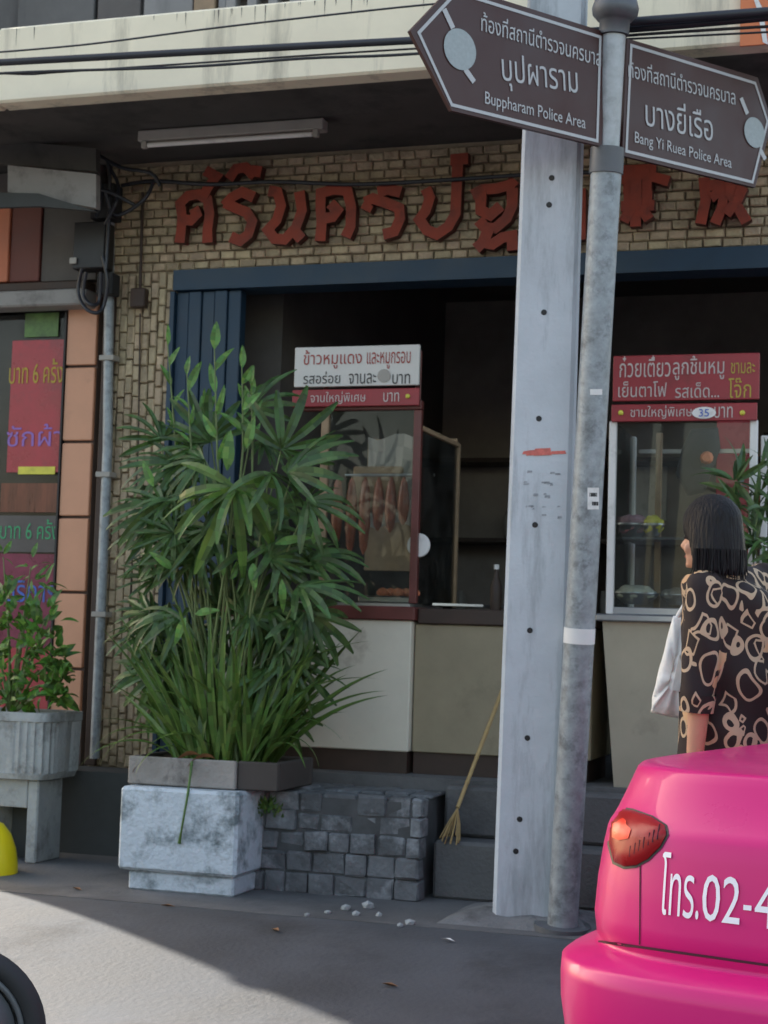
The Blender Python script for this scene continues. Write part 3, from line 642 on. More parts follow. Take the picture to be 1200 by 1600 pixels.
for px_ in (503, 648):
    xx = PY(px_, 640, CY).x; MB().rbox(xx-.015, xx+.015, CY+.046, CY+.06, ztop-.1, PY(px_, 545, CY).z, .003).build('mounting_post', M['redwood'], ms)

# ------------------------------------------------------------------ right food cart
RY = 8.0
rc = thing('noodle_cart', 'right food cart with white posts, steel ledge, glass case and tapered beige front', 'food cart', (-.9, RY, FLOOR))
def rx(px, py): return PY(px, py, RY)
l0, l1 = rx(938, 968), rx(958, 1195)
xR_ = rx(1178, 800).x; zc1 = rx(1000, 972).z
MB().hexa([(l1.x, RY+.03, FLOOR), (xR_+.0, RY+.03, FLOOR), (xR_+.0, RY+.6, FLOOR), (l1.x, RY+.6, FLOOR), (l0.x+.01, RY, zc1), (xR_+.06, RY, zc1), (xR_+.06, RY+.62, zc1), (l0.x+.01, RY+.62, zc1)]).build('tapered_front', M['counter2'] if False else mat('beige_cart_front', (.42, .375, .28), .6, .1, 3, (.25, .22, .16), .35, 3), rc)
MB().rbox(l0.x-.02, xR_+.09, RY-.03, RY+.65, zc1+.001, zc1+.035, .006).build('steel_ledge', M['steel'], rc)
zp0 = zc1+.036; zp1 = rx(955, 658).z
for px_ in (955, 1176):
    xx = rx(px_, 800).x; MB().rbox(xx-.018, xx+.018, RY, RY+.035, zp0, zp1, .004).build('white_post', M['white'], rc)
    MB().rbox(xx-.018, xx+.018, RY+.6, RY+.635, zp0, zp1, .004).build('white_post', M['white'], rc)
xa, xb = rx(955, 800).x, rx(1176, 800).x
MB().box(xa+.018, xb-.018, RY+.015, RY+.02, zp0+.035, zp1).build('glass_pane', GL, rc, recalc=False)
MB().box(xa-.003, xa+.003, RY+.036, RY+.6, zp0, zp1).build('glass_pane', GL, rc, recalc=False)
MB().rbox(xa+.019, xb-.019, RY+.0, RY+.03, zp0, zp0+.034, .003).build('bottom_rail', M['steel'], rc)
zs = PY(1000, 842, RY+.3).z
MB().box(xa+.03, xb-.03, RY+.15, RY+.58, zs-.012, zs).build('glass_shelf', M['darkmetal'], rc)
MB().rbox((xa+xb)/2-.17, (xa+xb)/2-.14, RY+.3, RY+.33, zp0, zp1-.02, .003).build('centre_post', M['tan'], rc)
MB().box(xa+.05, xb-.03, RY+.5, RY+.53, zp1-.1, zp1-.08).build('rear_rail', M['steel'], rc)
pr = PY(1120, 660, RY+.66); pr1 = PY(1172, 900, RY+.66); MB().rbox(pr.x, pr1.x, RY+.66, RY+.68, pr1.z, pr.z+.05, .004).build('red_backboard', M['poster'], rc)
def bowl(px, py, w, h, m, lab, Y, cat='bowl'):
    p = PY(px, py, Y); 
    t = thing('food_bowl', lab, cat, p)
    MB().lathe([(w*.45, 0), (w*.9, h*.5), (w, h*.62), (w*.93, h*.62), (w*.8, h*.45)], p, 22).build('bowl', M['steel'], t)
    bm = bmesh.new(); bmesh.ops.create_icosphere(bm, subdivisions=3, radius=1)
    mb = MB().add([Vector((v.co.x*w*.85, v.co.y*w*.85, v.co.z*h*.5))*(1+.25*noise.noise(v.co*2.3+p*5))+p+Vector((0, 0, h*.55)) for v in bm.verts], [[v.index for v in f.verts] for f in bm.faces], True); bm.free(); mb.build('heap', M[m], t)
bowl(988, 840, .10, .11, 'purple', 'bowl heaped with purplish food on the upper shelf of the right cart', RY+.3); bowl(1020, 838, .06, .10, 'bananay', 'small bowl of yellow food on the upper shelf of the right cart', RY+.22)
bowl(993, 944, .12, .09, 'noodle', 'wide tray heaped with pale noodles low in the right cart', RY+.2, 'tray'); bowl(1058, 945, .09, .08, 'tubew', 'steel bowl of white food beside the noodle tray in the right cart', RY+.22)
# dark hanging bag with orange patch in the case
hb = thing('hanging_bag', 'black plastic bag hanging high inside the right cart beside the red board', 'bag', PY(1090, 700, RY+.5))
q = [PY(x_, y_, RY+.45) for x_, y_ in ((1080, 670), (1122, 668), (1126, 700), (1112, 740), (1100, 770), (1075, 775), (1055, 740), (1066, 700))]
mb = MB(); cq = sum(q, Vector())/8
rings = [[cq+(p-cq)*s+Vector((0, dy, 0)) for p in q] for s, dy in ((.3, -.05), (.8, -.04), (1, 0), (.8, .04), (.3, .05))]; mb.loft(rings); mb.build('bag_body', M['rubber'], hb)
p = PY(1105, 716, RY+.39); MB().lathe([(.02, 0), (.034, .02), (.02, .04)], p, 10, (0, -1, 0)).build('orange_label', M['orangefood'], hb)
# right sign board
S2 = RY-.02
m2 = thing('menu_board', 'dark red menu board with pale Thai noodle lettering above the right food cart', 'sign', PY(1070, 600, S2))
board('upper_panel', '', 957, 1187, 551, 627, S2, 'signred', par=m2); board('lower_strip', '', 955, 1183, 629, 659, S2-.004, 'signred', par=m2)
pt(m2, 'ก๋วยเตี๋ยว', 'txtpale', 968, 1048, 555, 590, S2-.001, .03); pt(m2, 'ลูกชิ้นหมู', 'txtpale', 1051, 1132, 555, 594, S2-.001, .03)
pt(m2, 'เย็นตาโฟ', 'txtpale', 966, 1042, 595, 621, S2-.001, .03); pt(m2, 'รสเด็ด...', 'txtpale', 1055, 1124, 597, 622, S2-.001, .03)
pt(m2, 'ชามละ', 'txtyellow', 1142, 1180, 566, 584, S2-.001, .01); pt(m2, 'โจ๊ก', 'txtyellow', 1138, 1174, 590, 622, S2-.001, .02)
pt(m2, 'ชามใหญ่พิเศษ', 'txtpale', 985, 1082, 633, 655, S2-.005, .01); pt(m2, 'บาท', 'txtpale', 1116, 1145, 635, 653, S2-.005, .01)
a = PY(1100, 645, S2-.007); mb = MB().lathe([(.030, 0), (.030, .003)], a, 20, (0, -1, 0)); mb.v = [Vector((a.x+(v.x-a.x)*1.9, v.y, a.z+(v.z-a.z)*.95)) for v in mb.v]; mb.build('oval_sticker', M['white'], m2)
pt(m2, '35', 'txtblue', 1092, 1108, 639, 651, S2-.0115, .01)
for px_ in (970, 1160):
    a = PY(px_, 645, S2-.006); MB().lathe([(.013, 0), (.011, .006), (.003, .009)], a, 12, (0, -1, 0)).build('brass_button', M['bananay'], m2)
# inside the shop
tb = thing('shop_shelf', 'dim wooden shelf unit against the back wall of the restaurant', 'shelf', (-2.6, 12.2, FLOOR))
for zz in (.9, 1.5, 2.1, 2.7): MB().box(-3.4, -1.0, 12.0, 12.38, zz, zz+.03).build('shelf_board', M['darkwood'], tb)
for xx in (-3.4, -2.2, -1.0): MB().box(xx-.02, xx+.02, 12.0, 12.38, FLOOR, 2.9).build('upright', M['darkwood'], tb)
for i in range(6):
    xx = -3.25+i*.36; z0 = 1.531+(i % 3 == 1)*.6; h = random.uniform(.12, .25)
    tag(MB().lathe([(.03, 0), (.045, h*.3), (.045, h*.7), (.02, h)], (xx, 12.15, z0), 10).build('jar', M[['tubew', 'backwall', 'tan'][i % 3]]), 'dim jar on the back shelf inside the restaurant, '+['leftmost', 'second from left', 'third from left', 'third from right', 'second from right', 'rightmost'][i], 'jar', 'jars on the back shelf')
for k, (tx_, ty_) in enumerate(((-1.75, 10.2), (-.95, 10.6))):
    t_ = thing('dining_table', ['steel topped dining table inside the restaurant behind the olive counter', 'steel topped dining table deeper inside behind the noodle cart'][k], 'table', (tx_, ty_, FLOOR))
    MB().rbox(tx_-.35, tx_+.35, ty_-.3, ty_+.3, FLOOR+.74, FLOOR+.76, .006).build('tabletop', M['steel'], t_)
    for a_ in (-.3, .3):
        for b_ in (-.25, .25): MB().tube([(tx_+a_, ty_+b_, FLOOR), (tx_+a_*.95, ty_+b_*.95, FLOOR+.74)], .014, 8).build('leg', M['darkmetal'], t_)
tag(MB().rbox(-2.05, -1.75, 12.385, 12.398, 2.3, 2.75, .002).build('wall_calendar', M['white']), 'pale calendar on the back wall of the restaurant', 'calendar')
tag(MB().rbox(-1.2, -.75, 12.385, 12.398, 2.2, 2.8, .002).build('wall_poster', M['orangewall']), 'orange poster on the back wall of the restaurant', 'poster')
bs = thing('bamboo_broom', 'bamboo broom pole leaning beside the utility pole before the olive counter', 'broom', (-2.2, 7.75, .42))
b0 = PY(788, 1070, 8.05); b1 = PY(715, 1262, 7.72)
n = 5
for i in range(n):
    a = b0.lerp(b1, i/n); b = b0.lerp(b1, (i+1)/n); MB().tube([a, a.lerp(b, .04), a.lerp(b, .96), b], [.012, .0095, .0095, .012], 8).build('cane_segment', M['bamboo'], bs)
b2 = PY(700, 1310, 7.6); mb = MB()
for i in range(26):
    o_ = Vector((random.uniform(-.05, .05), random.uniform(-.03, .03), random.uniform(-.03, .02))); mb.tube([b1, b1.lerp(b2, .5)+o_*.6, b2+o_], .003, 4)
mb.build('bristles', M['bamboo'], bs)

# ------------------------------------------------------------------ concrete utility pole
up_ = thing('utility_pole', 'pale square concrete utility pole with bolt holes and a red paint mark', 'utility pole', (-1.6, 7.1, .15))
top = PD(876, -120, 7.15); bot = PD(824, 1440, 7.25)
bot = bot+(bot-top)*((bot.z-.12)/(top.z-bot.z)) ; bot.z = max(bot.z, .12)
ax = (top-bot).normalized(); ya = radians(8); a0 = Vector((cos(ya), sin(ya), 0)); a0 = (a0-ax*a0.dot(ax)).normalized(); b0_ = ax.cross(a0)
Hh = (top-bot).length
def pole_pt(t, u, w): hw = .142-.022*t; return bot.lerp(top, t)+a0*u*hw+b0_*w*hw
rings = []
for t in [i/10 for i in range(11)]:
    c_ = .12; rings.append([pole_pt(t, u, w) for u, w in ((-1+c_, -1), (1-c_, -1), (1, -1+c_), (1, 1-c_), (1-c_, 1), (-1+c_, 1), (-1, 1-c_), (-1, -1+c_))])
MB().loft(rings, True, False).build('shaft', M['concrete'], up_)
pn = -b0_                                                 # outward normal of the front face
def on_pole(px, py, lift=.002):
    d = ray(px, py)
    for _ in range(1): pass
    # intersect with the tapered front face
    P0, P1 = pole_pt(0, 0, -1), pole_pt(1, 0, -1); t_ = (P1-P0).normalized(); nn = a0.cross(t_).normalized()
    if nn.dot(Fv) > 0: nn = -nn
    k = (P0-CAMP).dot(nn)/d.dot(nn); return CAMP+d*k+nn*lift, nn
for hx, hy in ((862, 278), (858, 320), (850, 488), (842, 654), (836, 820), (828, 985), (824, 1153), (812, 1280), (806, 1330)):
    p, nn = on_pole(hx, hy, .0015); MB().lathe([(.0125, 0), (.010, .001)], p, 12, nn).build('bolt_hole', M['black'], up_)
mb = MB()
for (x0_, x1_, y0_, y1_) in ((816, 832, 704, 710), (834, 862, 700, 712), (860, 885, 704, 710), (822, 838, 703, 712)):
    q = [on_pole(x_, y_, .002+.0004*(x0_ % 5))[0] for x_, y_ in ((x0_, y1_), (x1_, y1_-1), (x1_-2, y0_), (x0_+2, y0_+1))]; mb.add(q, [(0, 1, 2, 3)])
mb.build('red_paint_mark', mat('faded_red_paint', (.62, .16, .13), .7, .3, 40), up_, recalc=False)
mb = MB(); random.seed(5)
for i in range(26):                                       # weathered stencil marks
    x_ = random.uniform(815, 872); y_ = random.choice([740, 757, 776, 794, 808])+random.uniform(-3, 3); w_ = random.uniform(3, 10); h_ = random.uniform(2, 5)
    q = [on_pole(a, b, .0016)[0] for a, b in ((x_, y_), (x_+w_, y_-1), (x_+w_-1, y_-h_), (x_+1, y_-h_))]; mb.add(q, [(0, 1, 2, 3)])
mb.build('faded_stencil_marks', mat('faded_stencil', (.33, .35, .38), .9, .2, 30), up_, recalc=False)
fb = thing('pole_footing', 'low rough concrete footing round the base of the utility pole', 'footing', (bot.x, bot.y, .15))
bm = bmesh.new(); bmesh.ops.create_grid(bm, x_segments=14, y_segments=14, size=1)
fv = []
for v in bm.verts:
    u, w = v.co.x, v.co.y; e = max(abs(u), abs(w)); h = .05*max(0, 1-e**3)+.03*noise.noise(Vector((u*3, w*3, 2)))*(1-e**4)
    fv.append((bot.x+u*.34, bot.y+w*.26, .152+max(0, h)))
MB().add(fv, [[v.index for v in f.verts] for f in bm.faces], True).build('mortar_mound', M['kerb'], fb, recalc=False); bm.free()

# ------------------------------------------------------------------ sign pole and the two direction signs
SD = 7.0
sp = thing('sign_pole', 'round grey galvanised street sign pole with dark collars and a white band', 'sign pole', PD(880, 1300, SD))
pT = PD(966, -60, SD-.06); pB = PD(888, 1290, SD); e_ = (pT-pB).normalized(); pB = pB-e_*((pB.z-.15)/e_.z)
WORLDPOS[sp.name] = pB.copy(); sp.location = pB
def on(py):                                               # centre of the pole at image height py
    lo, hi = 0.0, 1.0
    for _ in range(40):
        mid = (lo+hi)/2
        if proj(pB.lerp(pT, mid))[1] > py: lo = mid
        else: hi = mid
    return pB.lerp(pT, lo)
MB().tube([pB, on(270)], .064, 28).build('lower_tube', M['galv'], sp)
MB().tube([on(272), on(232)], [.071, .071], 28).build('collar', M['darkmetal'], sp)
MB().tube([on(231), on(56)], .049, 28).build('upper_tube', mat('pale_pole_tube', (.42, .44, .45), .45, .2, 16, (.25, .26, .26), .4, 9, metal=.2), sp)
t0 = on(55); MB().lathe([(.062, 0), (.064, .055), (.073, .06), (.094, .083), (.098, .11), (.087, .145), (.067, .17), (.062, .33), (.03, .38)], t0, 28, e_).build('finial_cap', M['darkmetal'], sp)
MB().tube([on(1005), on(981)], .066, 28).build('white_band', M['white'], sp)
MB().tube([pB, pB+e_*.03], .12, 24).build('base_flange', M['darkmetal'], sp)
def sticker(px0, px1, py0, py1, m):
    mb = MB(); g_ = []
    for py in (py0, py1):
        c_ = on(py); g_.append([])
        for k in range(5):
            px = px0+(px1-px0)*k/4; d = ray(px, py); # hit the cylinder
            o_ = CAMP-c_; dd = d-e_*d.dot(e_); oo = o_-e_*o_.dot(e_); A_ = dd.dot(dd); B_ = 2*dd.dot(oo); C_ = oo.dot(oo)-.0655**2; disc = B_*B_-4*A_*C_
            g_[-1].append(CAMP+d*((-B_-math.sqrt(max(disc, 0)))/(2*A_)))
    for k in range(4): mb.add([g_[0][k], g_[0][k+1], g_[1][k+1], g_[1][k]], [(0, 1, 2, 3)])
    mb.build('sticker', m, sp, recalc=False)
sticker(922, 941, 608, 617, M['white']); sticker(918, 936, 762, 796, M['white']); sticker(921, 933, 770, 776, M['txtblack']); sticker(925, 935, 784, 790, M['txtblack'])
sd = Vector((cos(radians(54.7)), sin(radians(54.7)), 0)); sn = sd.cross(Vector((0, 0, 1)))   # faces the camera side
if sn.dot(Fv) > 0: sn = -sn
pc = on(140)
def SP(px, py, lift=0): return PP(px, py, pc+sn*(.0+lift), sn)
def dsign(label, outer, inner_in, disc_px, rad, txt, bars):
    s_ = thing('direction_sign', label, 'street sign', SP(*outer[0]))
    P = [SP(*p, .0) for p in outer]; MB().prism(P, sn*-.018).build('panel', M['brown'], s_)
    c = sum(P, Vector())/len(P)
    P2 = [SP(*p, .0025) for p in inner_in]; P3 = []
    n = len(P2); c2 = sum(P2, Vector())/n
    up3 = Vector((0, 0, 1)); w_ = .013; L2 = [((q-c2).dot(sd), (q-c2).z) for q in P2]
    ins = []
    for i in range(n):
        a, b, d = L2[i-1], L2[i], L2[(i+1) % n]
        def nrm(p, q): v = Vector((q[0]-p[0], q[1]-p[1])).normalized(); return Vector((-v.y, v.x))
        n1, n2 = nrm(a, b), nrm(b, d); m_ = (n1+n2).normalized(); k = w_/max(.35, m_.dot(n1)); v = Vector(b)+m_*k; w2 = Vector(b)-m_*k
        ins.append(v if v.length < w2.length else w2)
    I = [c2+sd*v.x+up3*v.y for v in ins]
    MB().add(P2+I, [(i, (i+1) % n, n+(i+1) % n, n+i) for i in range(n)]).build('border_line', M['refl'], s_, recalc=False)
    dc = SP(*disc_px, .0045)
    mb = MB(); mb.add([dc]+[dc+sd*cos(t)*rad+up3*sin(t)*rad for t in [2*pi*k/32 for k in range(32)]], [(0, 1+k, 1+(k+1) % 32) for k in range(32)]); mb.build('emblem_disc', M['disc'], s_, recalc=False)
    for (a, b) in bars:
        A_, B_ = SP(*a, .0035), SP(*b, .0035); d_ = (B_-A_).normalized(); pn_ = d_.cross(sn)*.012
        MB().add([A_-pn_, B_-pn_, B_+pn_, A_+pn_], [(0, 1, 2, 3)]).build('emblem_bar', M['refl'], s_, recalc=False)
    for body, bl, br, hgt, bold in txt:
        a, b = SP(*bl, .0035), SP(*br, .0035); w = (b-a).length
        text_on(s_, 'lettering', body, M['refl'], a, (b-a), (0, 0, 1) if False else (up3-(b-a).normalized()*(b-a).normalized().z), w, hgt, bold, 0.0)
    return s_
# text normals: ux x uz points to the viewer for ux = sd
h1 = (SP(820, 60)-SP(820, 90)).length/30
dsign('brown direction sign for Buppharam police area, left of the round pole',
      [(641, 48), (700, -14), (722, -20), (946, 50), (941, 229), (706, 173)], [(652, 50), (706, -8), (722, -12), (940, 56), (935, 223), (705, 166)], (719, 77), .081,
      [('ท้องที่สถานีตำรวจนครบาล', (752, 48), (939, 104), 30*h1, .012), ('บุปผาราม', (786, 140), (904, 160), 58*h1, .016), ('Buppharam Police Area', (758, 168), (915, 207), 25*h1, .014)],
      [((694, 14), (708, 44)), ((727, 108), (741, 128))])
dsign('brown direction sign for Bang Yi Ruea police area, right of the round pole',
      [(980, 60), (1184, 121), (1206, 190), (1180, 293), (972, 243)], [(985, 68), (1181, 128), (1201, 190), (1177, 287), (977, 238)], (1179, 207), .069,
      [('ท้องที่สถานีตำรวจนครบาล', (982, 120), (1149, 164), 30*h1, .012), ('บางยี่เรือ', (1009, 196), (1114, 221), 52*h1, .016), ('Bang Yi Ruea Police Area', (992, 228), (1143, 268), 24*h1, .014)],
      [((1158, 153), (1168, 178)), ((1188, 234), (1196, 249))])
# orange banner behind, on the canopy
ob = thing('orange_banner', 'orange banner with a white stroke hanging on the canopy edge at top right', 'banner', PY(1175, 40, 7.30))
a, b = PY(1156, 72, 7.30), PY(1250, -40, 7.30); MB().box(a.x, b.x, 7.30, 7.312, a.z, b.z).build('cloth', mat('orange_cloth', (.72, .22, .09), .7, .1), ob)
MB().prism([PY(x_, y_, 7.296) for x_, y_ in ((1178, 0), (1184, -2), (1192, 14), (1200, 70), (1192, 66), (1184, 18))], (0, -.002, 0)).build('white_stroke', M['white'], ob)

# ------------------------------------------------------------------ planters
pl = thing('square_planter', 'whitewashed square concrete planter with flaking paint under the tall palm', 'planter', (-3.22, 7.3, .15))
fy = 7.16; xl_, xr_ = PY(185, 1300, fy).x, PY(370, 1300, fy).x; zt_, zb_ = PY(285, 1234, fy).z, PY(285, 1366, fy).z
MB().rbox(xl_, xr_, fy, fy+.36, zb_, zt_, .014).build('planter_body', M['planter'], pl)
MB().rbox(xl_+.045, xr_-.02, fy+.03, fy+.34, .15, zb_-.004, .01).build('planter_foot', M['planter'], pl)
ty = fy+.09; tx0, tx1 = PY(200, 1200, ty).x, PY(432, 1200, ty).x; tz0, tz1 = zt_+.005, PY(300, 1186, ty).z
ry = thing('trough_planter', 'weathered grey trough planter resting on the whitewashed planter', 'planter', ((tx0+tx1)/2, ty, tz0))
tm = PY(368, 1200, ty).x
MB().rbox(tx0, tm, ty, ty+.03, tz0, tz1, .006).build('front_wall', M['traym'], ry)
MB().rbox(tm+.002, tx1, ty+.02, ty+.05, tz0, tz1, .006).build('front_wall', M['traydark'], ry)
for q in ((tx0, tx0+.03, ty+.031, ty+.46), (tx1-.03, tx1, ty+.051, ty+.46)): MB().rbox(q[0], q[1], q[2], q[3], tz0, tz1, .006).build('side_wall', M['traydark'], ry)
MB().rbox(tx0, tx1, ty+.462, ty+.50, tz0, tz1, .006).build('rear_wall', M['traydark'], ry)
bm = bmesh.new(); bmesh.ops.create_grid(bm, x_segments=20, y_segments=12, size=1)
MB().add([((tx0+tx1)/2+v.co.x*(tx1-tx0-.065)/2, ty+.26+v.co.y*.195, tz1-.025+.03*noise.noise(Vector((v.co.x*5, v.co.y*4, 0)))) for v in bm.verts], [[v.index for v in f.verts] for f in bm.faces], True).build('soil', M['soil'], ry, recalc=False); bm.free()
# moss tuft on stones
ms_ = MB(); random.seed(3)
mo = PY(408, 1262, 7.44)
for i in range(160):
    p = mo+Vector((random.gauss(0, .05), random.uniform(-.03, .05), random.gauss(0, .02))); d = Vector((random.gauss(0, .3), random.gauss(0, .3)-.3, .6)).normalized()*.03; s_ = d.orthogonal().normalized()*.006
    ms_.add([p-s_, p+s_, p+d], [(0, 1, 2)])
tag(ms_.build('moss_tuft', M['leafstrap'], recalc=False), kind='stuff')

# left fluted planter on pedestal
lp = thing('fluted_planter', 'grey fluted concrete planter on a block pedestal at the left edge', 'planter', (-4.4, 7.9, .15))
fx = PY(108, 1160, 7.66); lz1, lz0 = PY(90, 1116, 7.66).z, PY(90, 1222, 7.66).z
def rrect(cx, cy, hx, hy, rr, z, flute=0, n=84):
    out = []
    for k in range(n):
        t = 2*pi*k/n; ex = 2/7; x_ = hx*math.copysign(abs(cos(t))**ex, cos(t)); y_ = hy*math.copysign(abs(sin(t))**ex, sin(t)); out.append(Vector((cx+x_, cy+y_, z)))
    return out
cx = fx.x-.34-.13; cy = 7.66+.22
def fl(z, s, amp):
    P = []; per = []
    base = rrect(cx, cy, .34*s, .22*s, 0, z, n=336)
    L_ = 0; pts_ = []
    for i, p in enumerate(base):
        L_ += (p-base[i-1]).length if i else 0
        c_ = Vector((cx, cy, z)); nrm = (p-c_).normalized(); pts_.append(p-nrm*amp*(.5-.5*cos(L_/.0425*2*pi))**.6)
    return pts_
mb = MB(); mb.loft([fl(lz0, .93, 0), fl(lz0+.03, .96, 0), fl(lz0+.035, .975, .012), fl(lz1-.05, 1.0, .014), fl(lz1-.045, 1.01, 0), fl(lz1, 1.01, 0), fl(lz1, .88, 0), fl(lz1-.05, .86, 0)], True, False)
mb.build('fluted_bowl', M['planter2'], lp)
pz1 = lz0-.004; px1_ = PY(58, 1280, 7.72).x; hx0, hx1 = PY(-10, 1300, 7.72).x, PY(40, 1300, 7.72).x; hz0, hz1 = PY(30, 1340, 7.72).z, PY(30, 1262, 7.72).z; px0_ = hx0-(px1_-hx1)
MB().rbox(hx1, px1_, 7.72, 7.98, .15, pz1, .008).build('pedestal_block', M['planter2'], lp); MB().rbox(px0_, hx0, 7.72, 7.98, .15, pz1, .008).build('pedestal_block', M['planter2'], lp)
MB().rbox(hx0+.002, hx1-.002, 7.722, 7.98, hz1, pz1, .004).build('pedestal_block', M['planter2'], lp)
MB().box(hx0+.001, hx1-.001, 7.90, 7.97, .15, hz1-.002).build('pedestal_back', M['plinth'], lp)
MB().add([(cx-.28, cy-.18, lz1-.03), (cx+.28, cy-.18, lz1-.03), (cx+.28, cy+.18, lz1-.03), (cx-.28, cy+.18, lz1-.03)], [(0, 1, 2, 3)]).build('soil', M['soil'], lp, recalc=False)

# ------------------------------------------------------------------ plants
def leaf_mesh(name, L, W, droop, fold, m, n=7, tip=.6, base=.1):
    mb = MB(); rows = []
    for i in range(n+1):
        t = i/n; w = W*((t/ .35)**.6 if t < .35 else max(0, (1-(t-.35)/.65))**tip); w = max(w, W*base*(1-t)+.0006)
        a = t*droop; y_ = L*(sin(a)/droop if droop else t); z_ = -L*((1-cos(a))/droop if droop else 0)
        rows.append([Vector((-w/2, y_, z_+fold*w)), Vector((0, y_, z_)), Vector((w/2, y_, z_+fold*w))])
    for i in range(n):
        for k in range(2): mb.add([rows[i][k], rows[i][k+1], rows[i+1][k+1], rows[i+1][k]], [(0, 1, 2, 3)], True)
    me = bpy.data.meshes.new(name); me.from_pydata(mb.v, [], mb.f); me.polygons.foreach_set('use_smooth', mb.s); me.materials.append(m); return me
def frond_mesh(name, nl, L, W, spread, droop, m):
    mb = MB()
    for k in range(nl):
        az = (k/(nl-1)-.5)*spread; l = L*(1-.22*abs(k/(nl-1)-.5)*2)*random.uniform(.88, 1.06); w = W*random.uniform(.85, 1.15)
        dr = droop*random.uniform(.6, 1.35); tw = random.uniform(-.25, .25); N_ = 6; rows = []
        for i in range(N_+1):
            t = i/N_; a = t*dr; y_ = l*(sin(a)/dr); z_ = -l*((1-cos(a))/dr)+.02
            ww = w*(.35+.65*min(1, t/.3)) if t < .75 else w*(1-(t-.75)/.25*.72)
            ca, sa = cos(az), sin(az)
            rows.append([Vector((y_*sa+q*ww/2*ca, y_*ca-q*ww/2*sa, z_+abs(q)*.25*ww+q*tw*ww)) for q in (-1, 0, 1)])
        for i in range(N_):
            for q in range(2): mb.add([rows[i][q], rows[i][q+1], rows[i+1][q+1], rows[i+1][q]], [(0, 1, 2, 3)], True)
    me = bpy.data.meshes.new(name); me.from_pydata(mb.v, [], mb.f); me.polygons.foreach_set('use_smooth', mb.s); me.materials.append(m); return me
def aim(p, d, roll=0, s=1, up=Vector((0, 0, 1))):      # +Y of the piece along d, +Z as near up as it goes
    d = d.normalized(); x_ = d.cross(up); x_ = x_.normalized() if x_.length > .05 else Vector((1, 0, 0)); z_ = x_.cross(d)
    R = Matrix((x_, d, z_)).transposed().to_4x4(); return Matrix.Translation(p) @ R @ Matrix.Rotation(roll, 4, 'Y') @ Matrix.Scale(s, 4)
random.seed(21)
FR = [frond_mesh('palm_leaf', random.choice([7, 8, 9, 10]),   .36, .038, radians(random.uniform(170, 240)), random.uniform(.5, 1.3), M['leafpalm']) for _ in range(7)]
soilz = tz1-.03; root = Vector(((tx0+tx1)/2, ty+.25, soilz))
FRB = frond_mesh('palm_leaf', 8, .36, .042, radians(235), 1.2, M['leafstrap'])
palm = thing('lady_palm', 'large lady palm with fan leaves of long narrow fingers in the trough planter', 'plant', root)
cdir = (CAMP-root); cdir.z = 0; cdir.normalize()
fans = []   # hub pixel, depth plane Y, image direction of the fan, scale, tilt toward the viewer
fans += [(365, 765, 7.16, (.02, 1), 1.25, .75), (372, 772, 7.2, (-.9, .1), 1.1, .5), (455, 745, 7.3, (.9, -.5), 1.05, .15), (440, 700, 7.45, (.55, -1), 1.05, .1), (480, 790, 7.3, (1, .1), .95, .3), (468, 925, 7.28, (1, -.1), .98, .3),
         (475, 960, 7.4, (.9, .55), .95, .3), (280, 730, 7.5, (-.8, -.4), .9, .2), (255, 790, 7.35, (-.9, .5), .95, .4), (270, 870, 7.4, (-.9, .1), .85, .3), (262, 960, 7.4, (-.8, .4), .85, .3),
         (400, 640, 7.6, (.4, -1), .9, .1), (330, 690, 7.5, (-.3, -1), .95, .1), (430, 850, 7.4, (.7, .6), .95, .4), (490, 880, 7.5, (1, -.5), .9, .2), (450, 1030, 7.45, (.8, .5), .85, .3), (245, 1050, 7.5, (-.8, .5), .8, .3),
         (400, 1060, 7.5, (.7, .7), .8, .3), (420, 745, 7.25, (.8, .5), .95, .5), (330, 830, 7.35, (-.3, 1), .9, .6), (250, 690, 7.6, (-.6, -.9), .8, .1), (240, 840, 7.6, (-1, -.3), .8, .2)]
for i in range(66):
    t = random.random(); px = 355+random.uniform(-1, 1)*(95+30*sin(t*3)); py = 690+t*420; s_ = 1 if px > 355 else -1
    fans.append((px, py, random.uniform(7.3, 7.85), (s_*random.uniform(.2, 1), random.uniform(-.7, .9)), random.uniform(.6, .9), random.uniform(-.2, .6)))
ir = Rv.copy(); 
for i, (px, py, Y_, dd, s_, tl_) in enumerate(fans):
    p = PY(px, py, Y_); d = ir*dd[0]-Vector((0, 0, 1))*dd[1]; d.normalize(); d = (d+cdir*tl_*.5+Vector((random.gauss(0, .12), random.gauss(0, .12), 0))).normalized()
    upv = (cdir*.75+Vector((0, 0, .8))+Vector((random.gauss(0, .25), random.gauss(0, .25), random.gauss(0, .2)))).normalized()
    inst('fan_leaf', FRB if i < 2 else random.choice(FR), palm, aim(p, d, random.uniform(-.3, .3), s_, upv))
    if i < 44:
        q = root+Vector((random.uniform(-.16, .16), random.uniform(-.1, .1), 0)); mid = q.lerp(p, .55)+Vector((0, 0, .12)); MB().tube([q, q.lerp(mid, .5)+Vector((0, 0, .05)), mid, p], [.009, .008, .006, .004], 6).build('stem', M['stem'], palm)
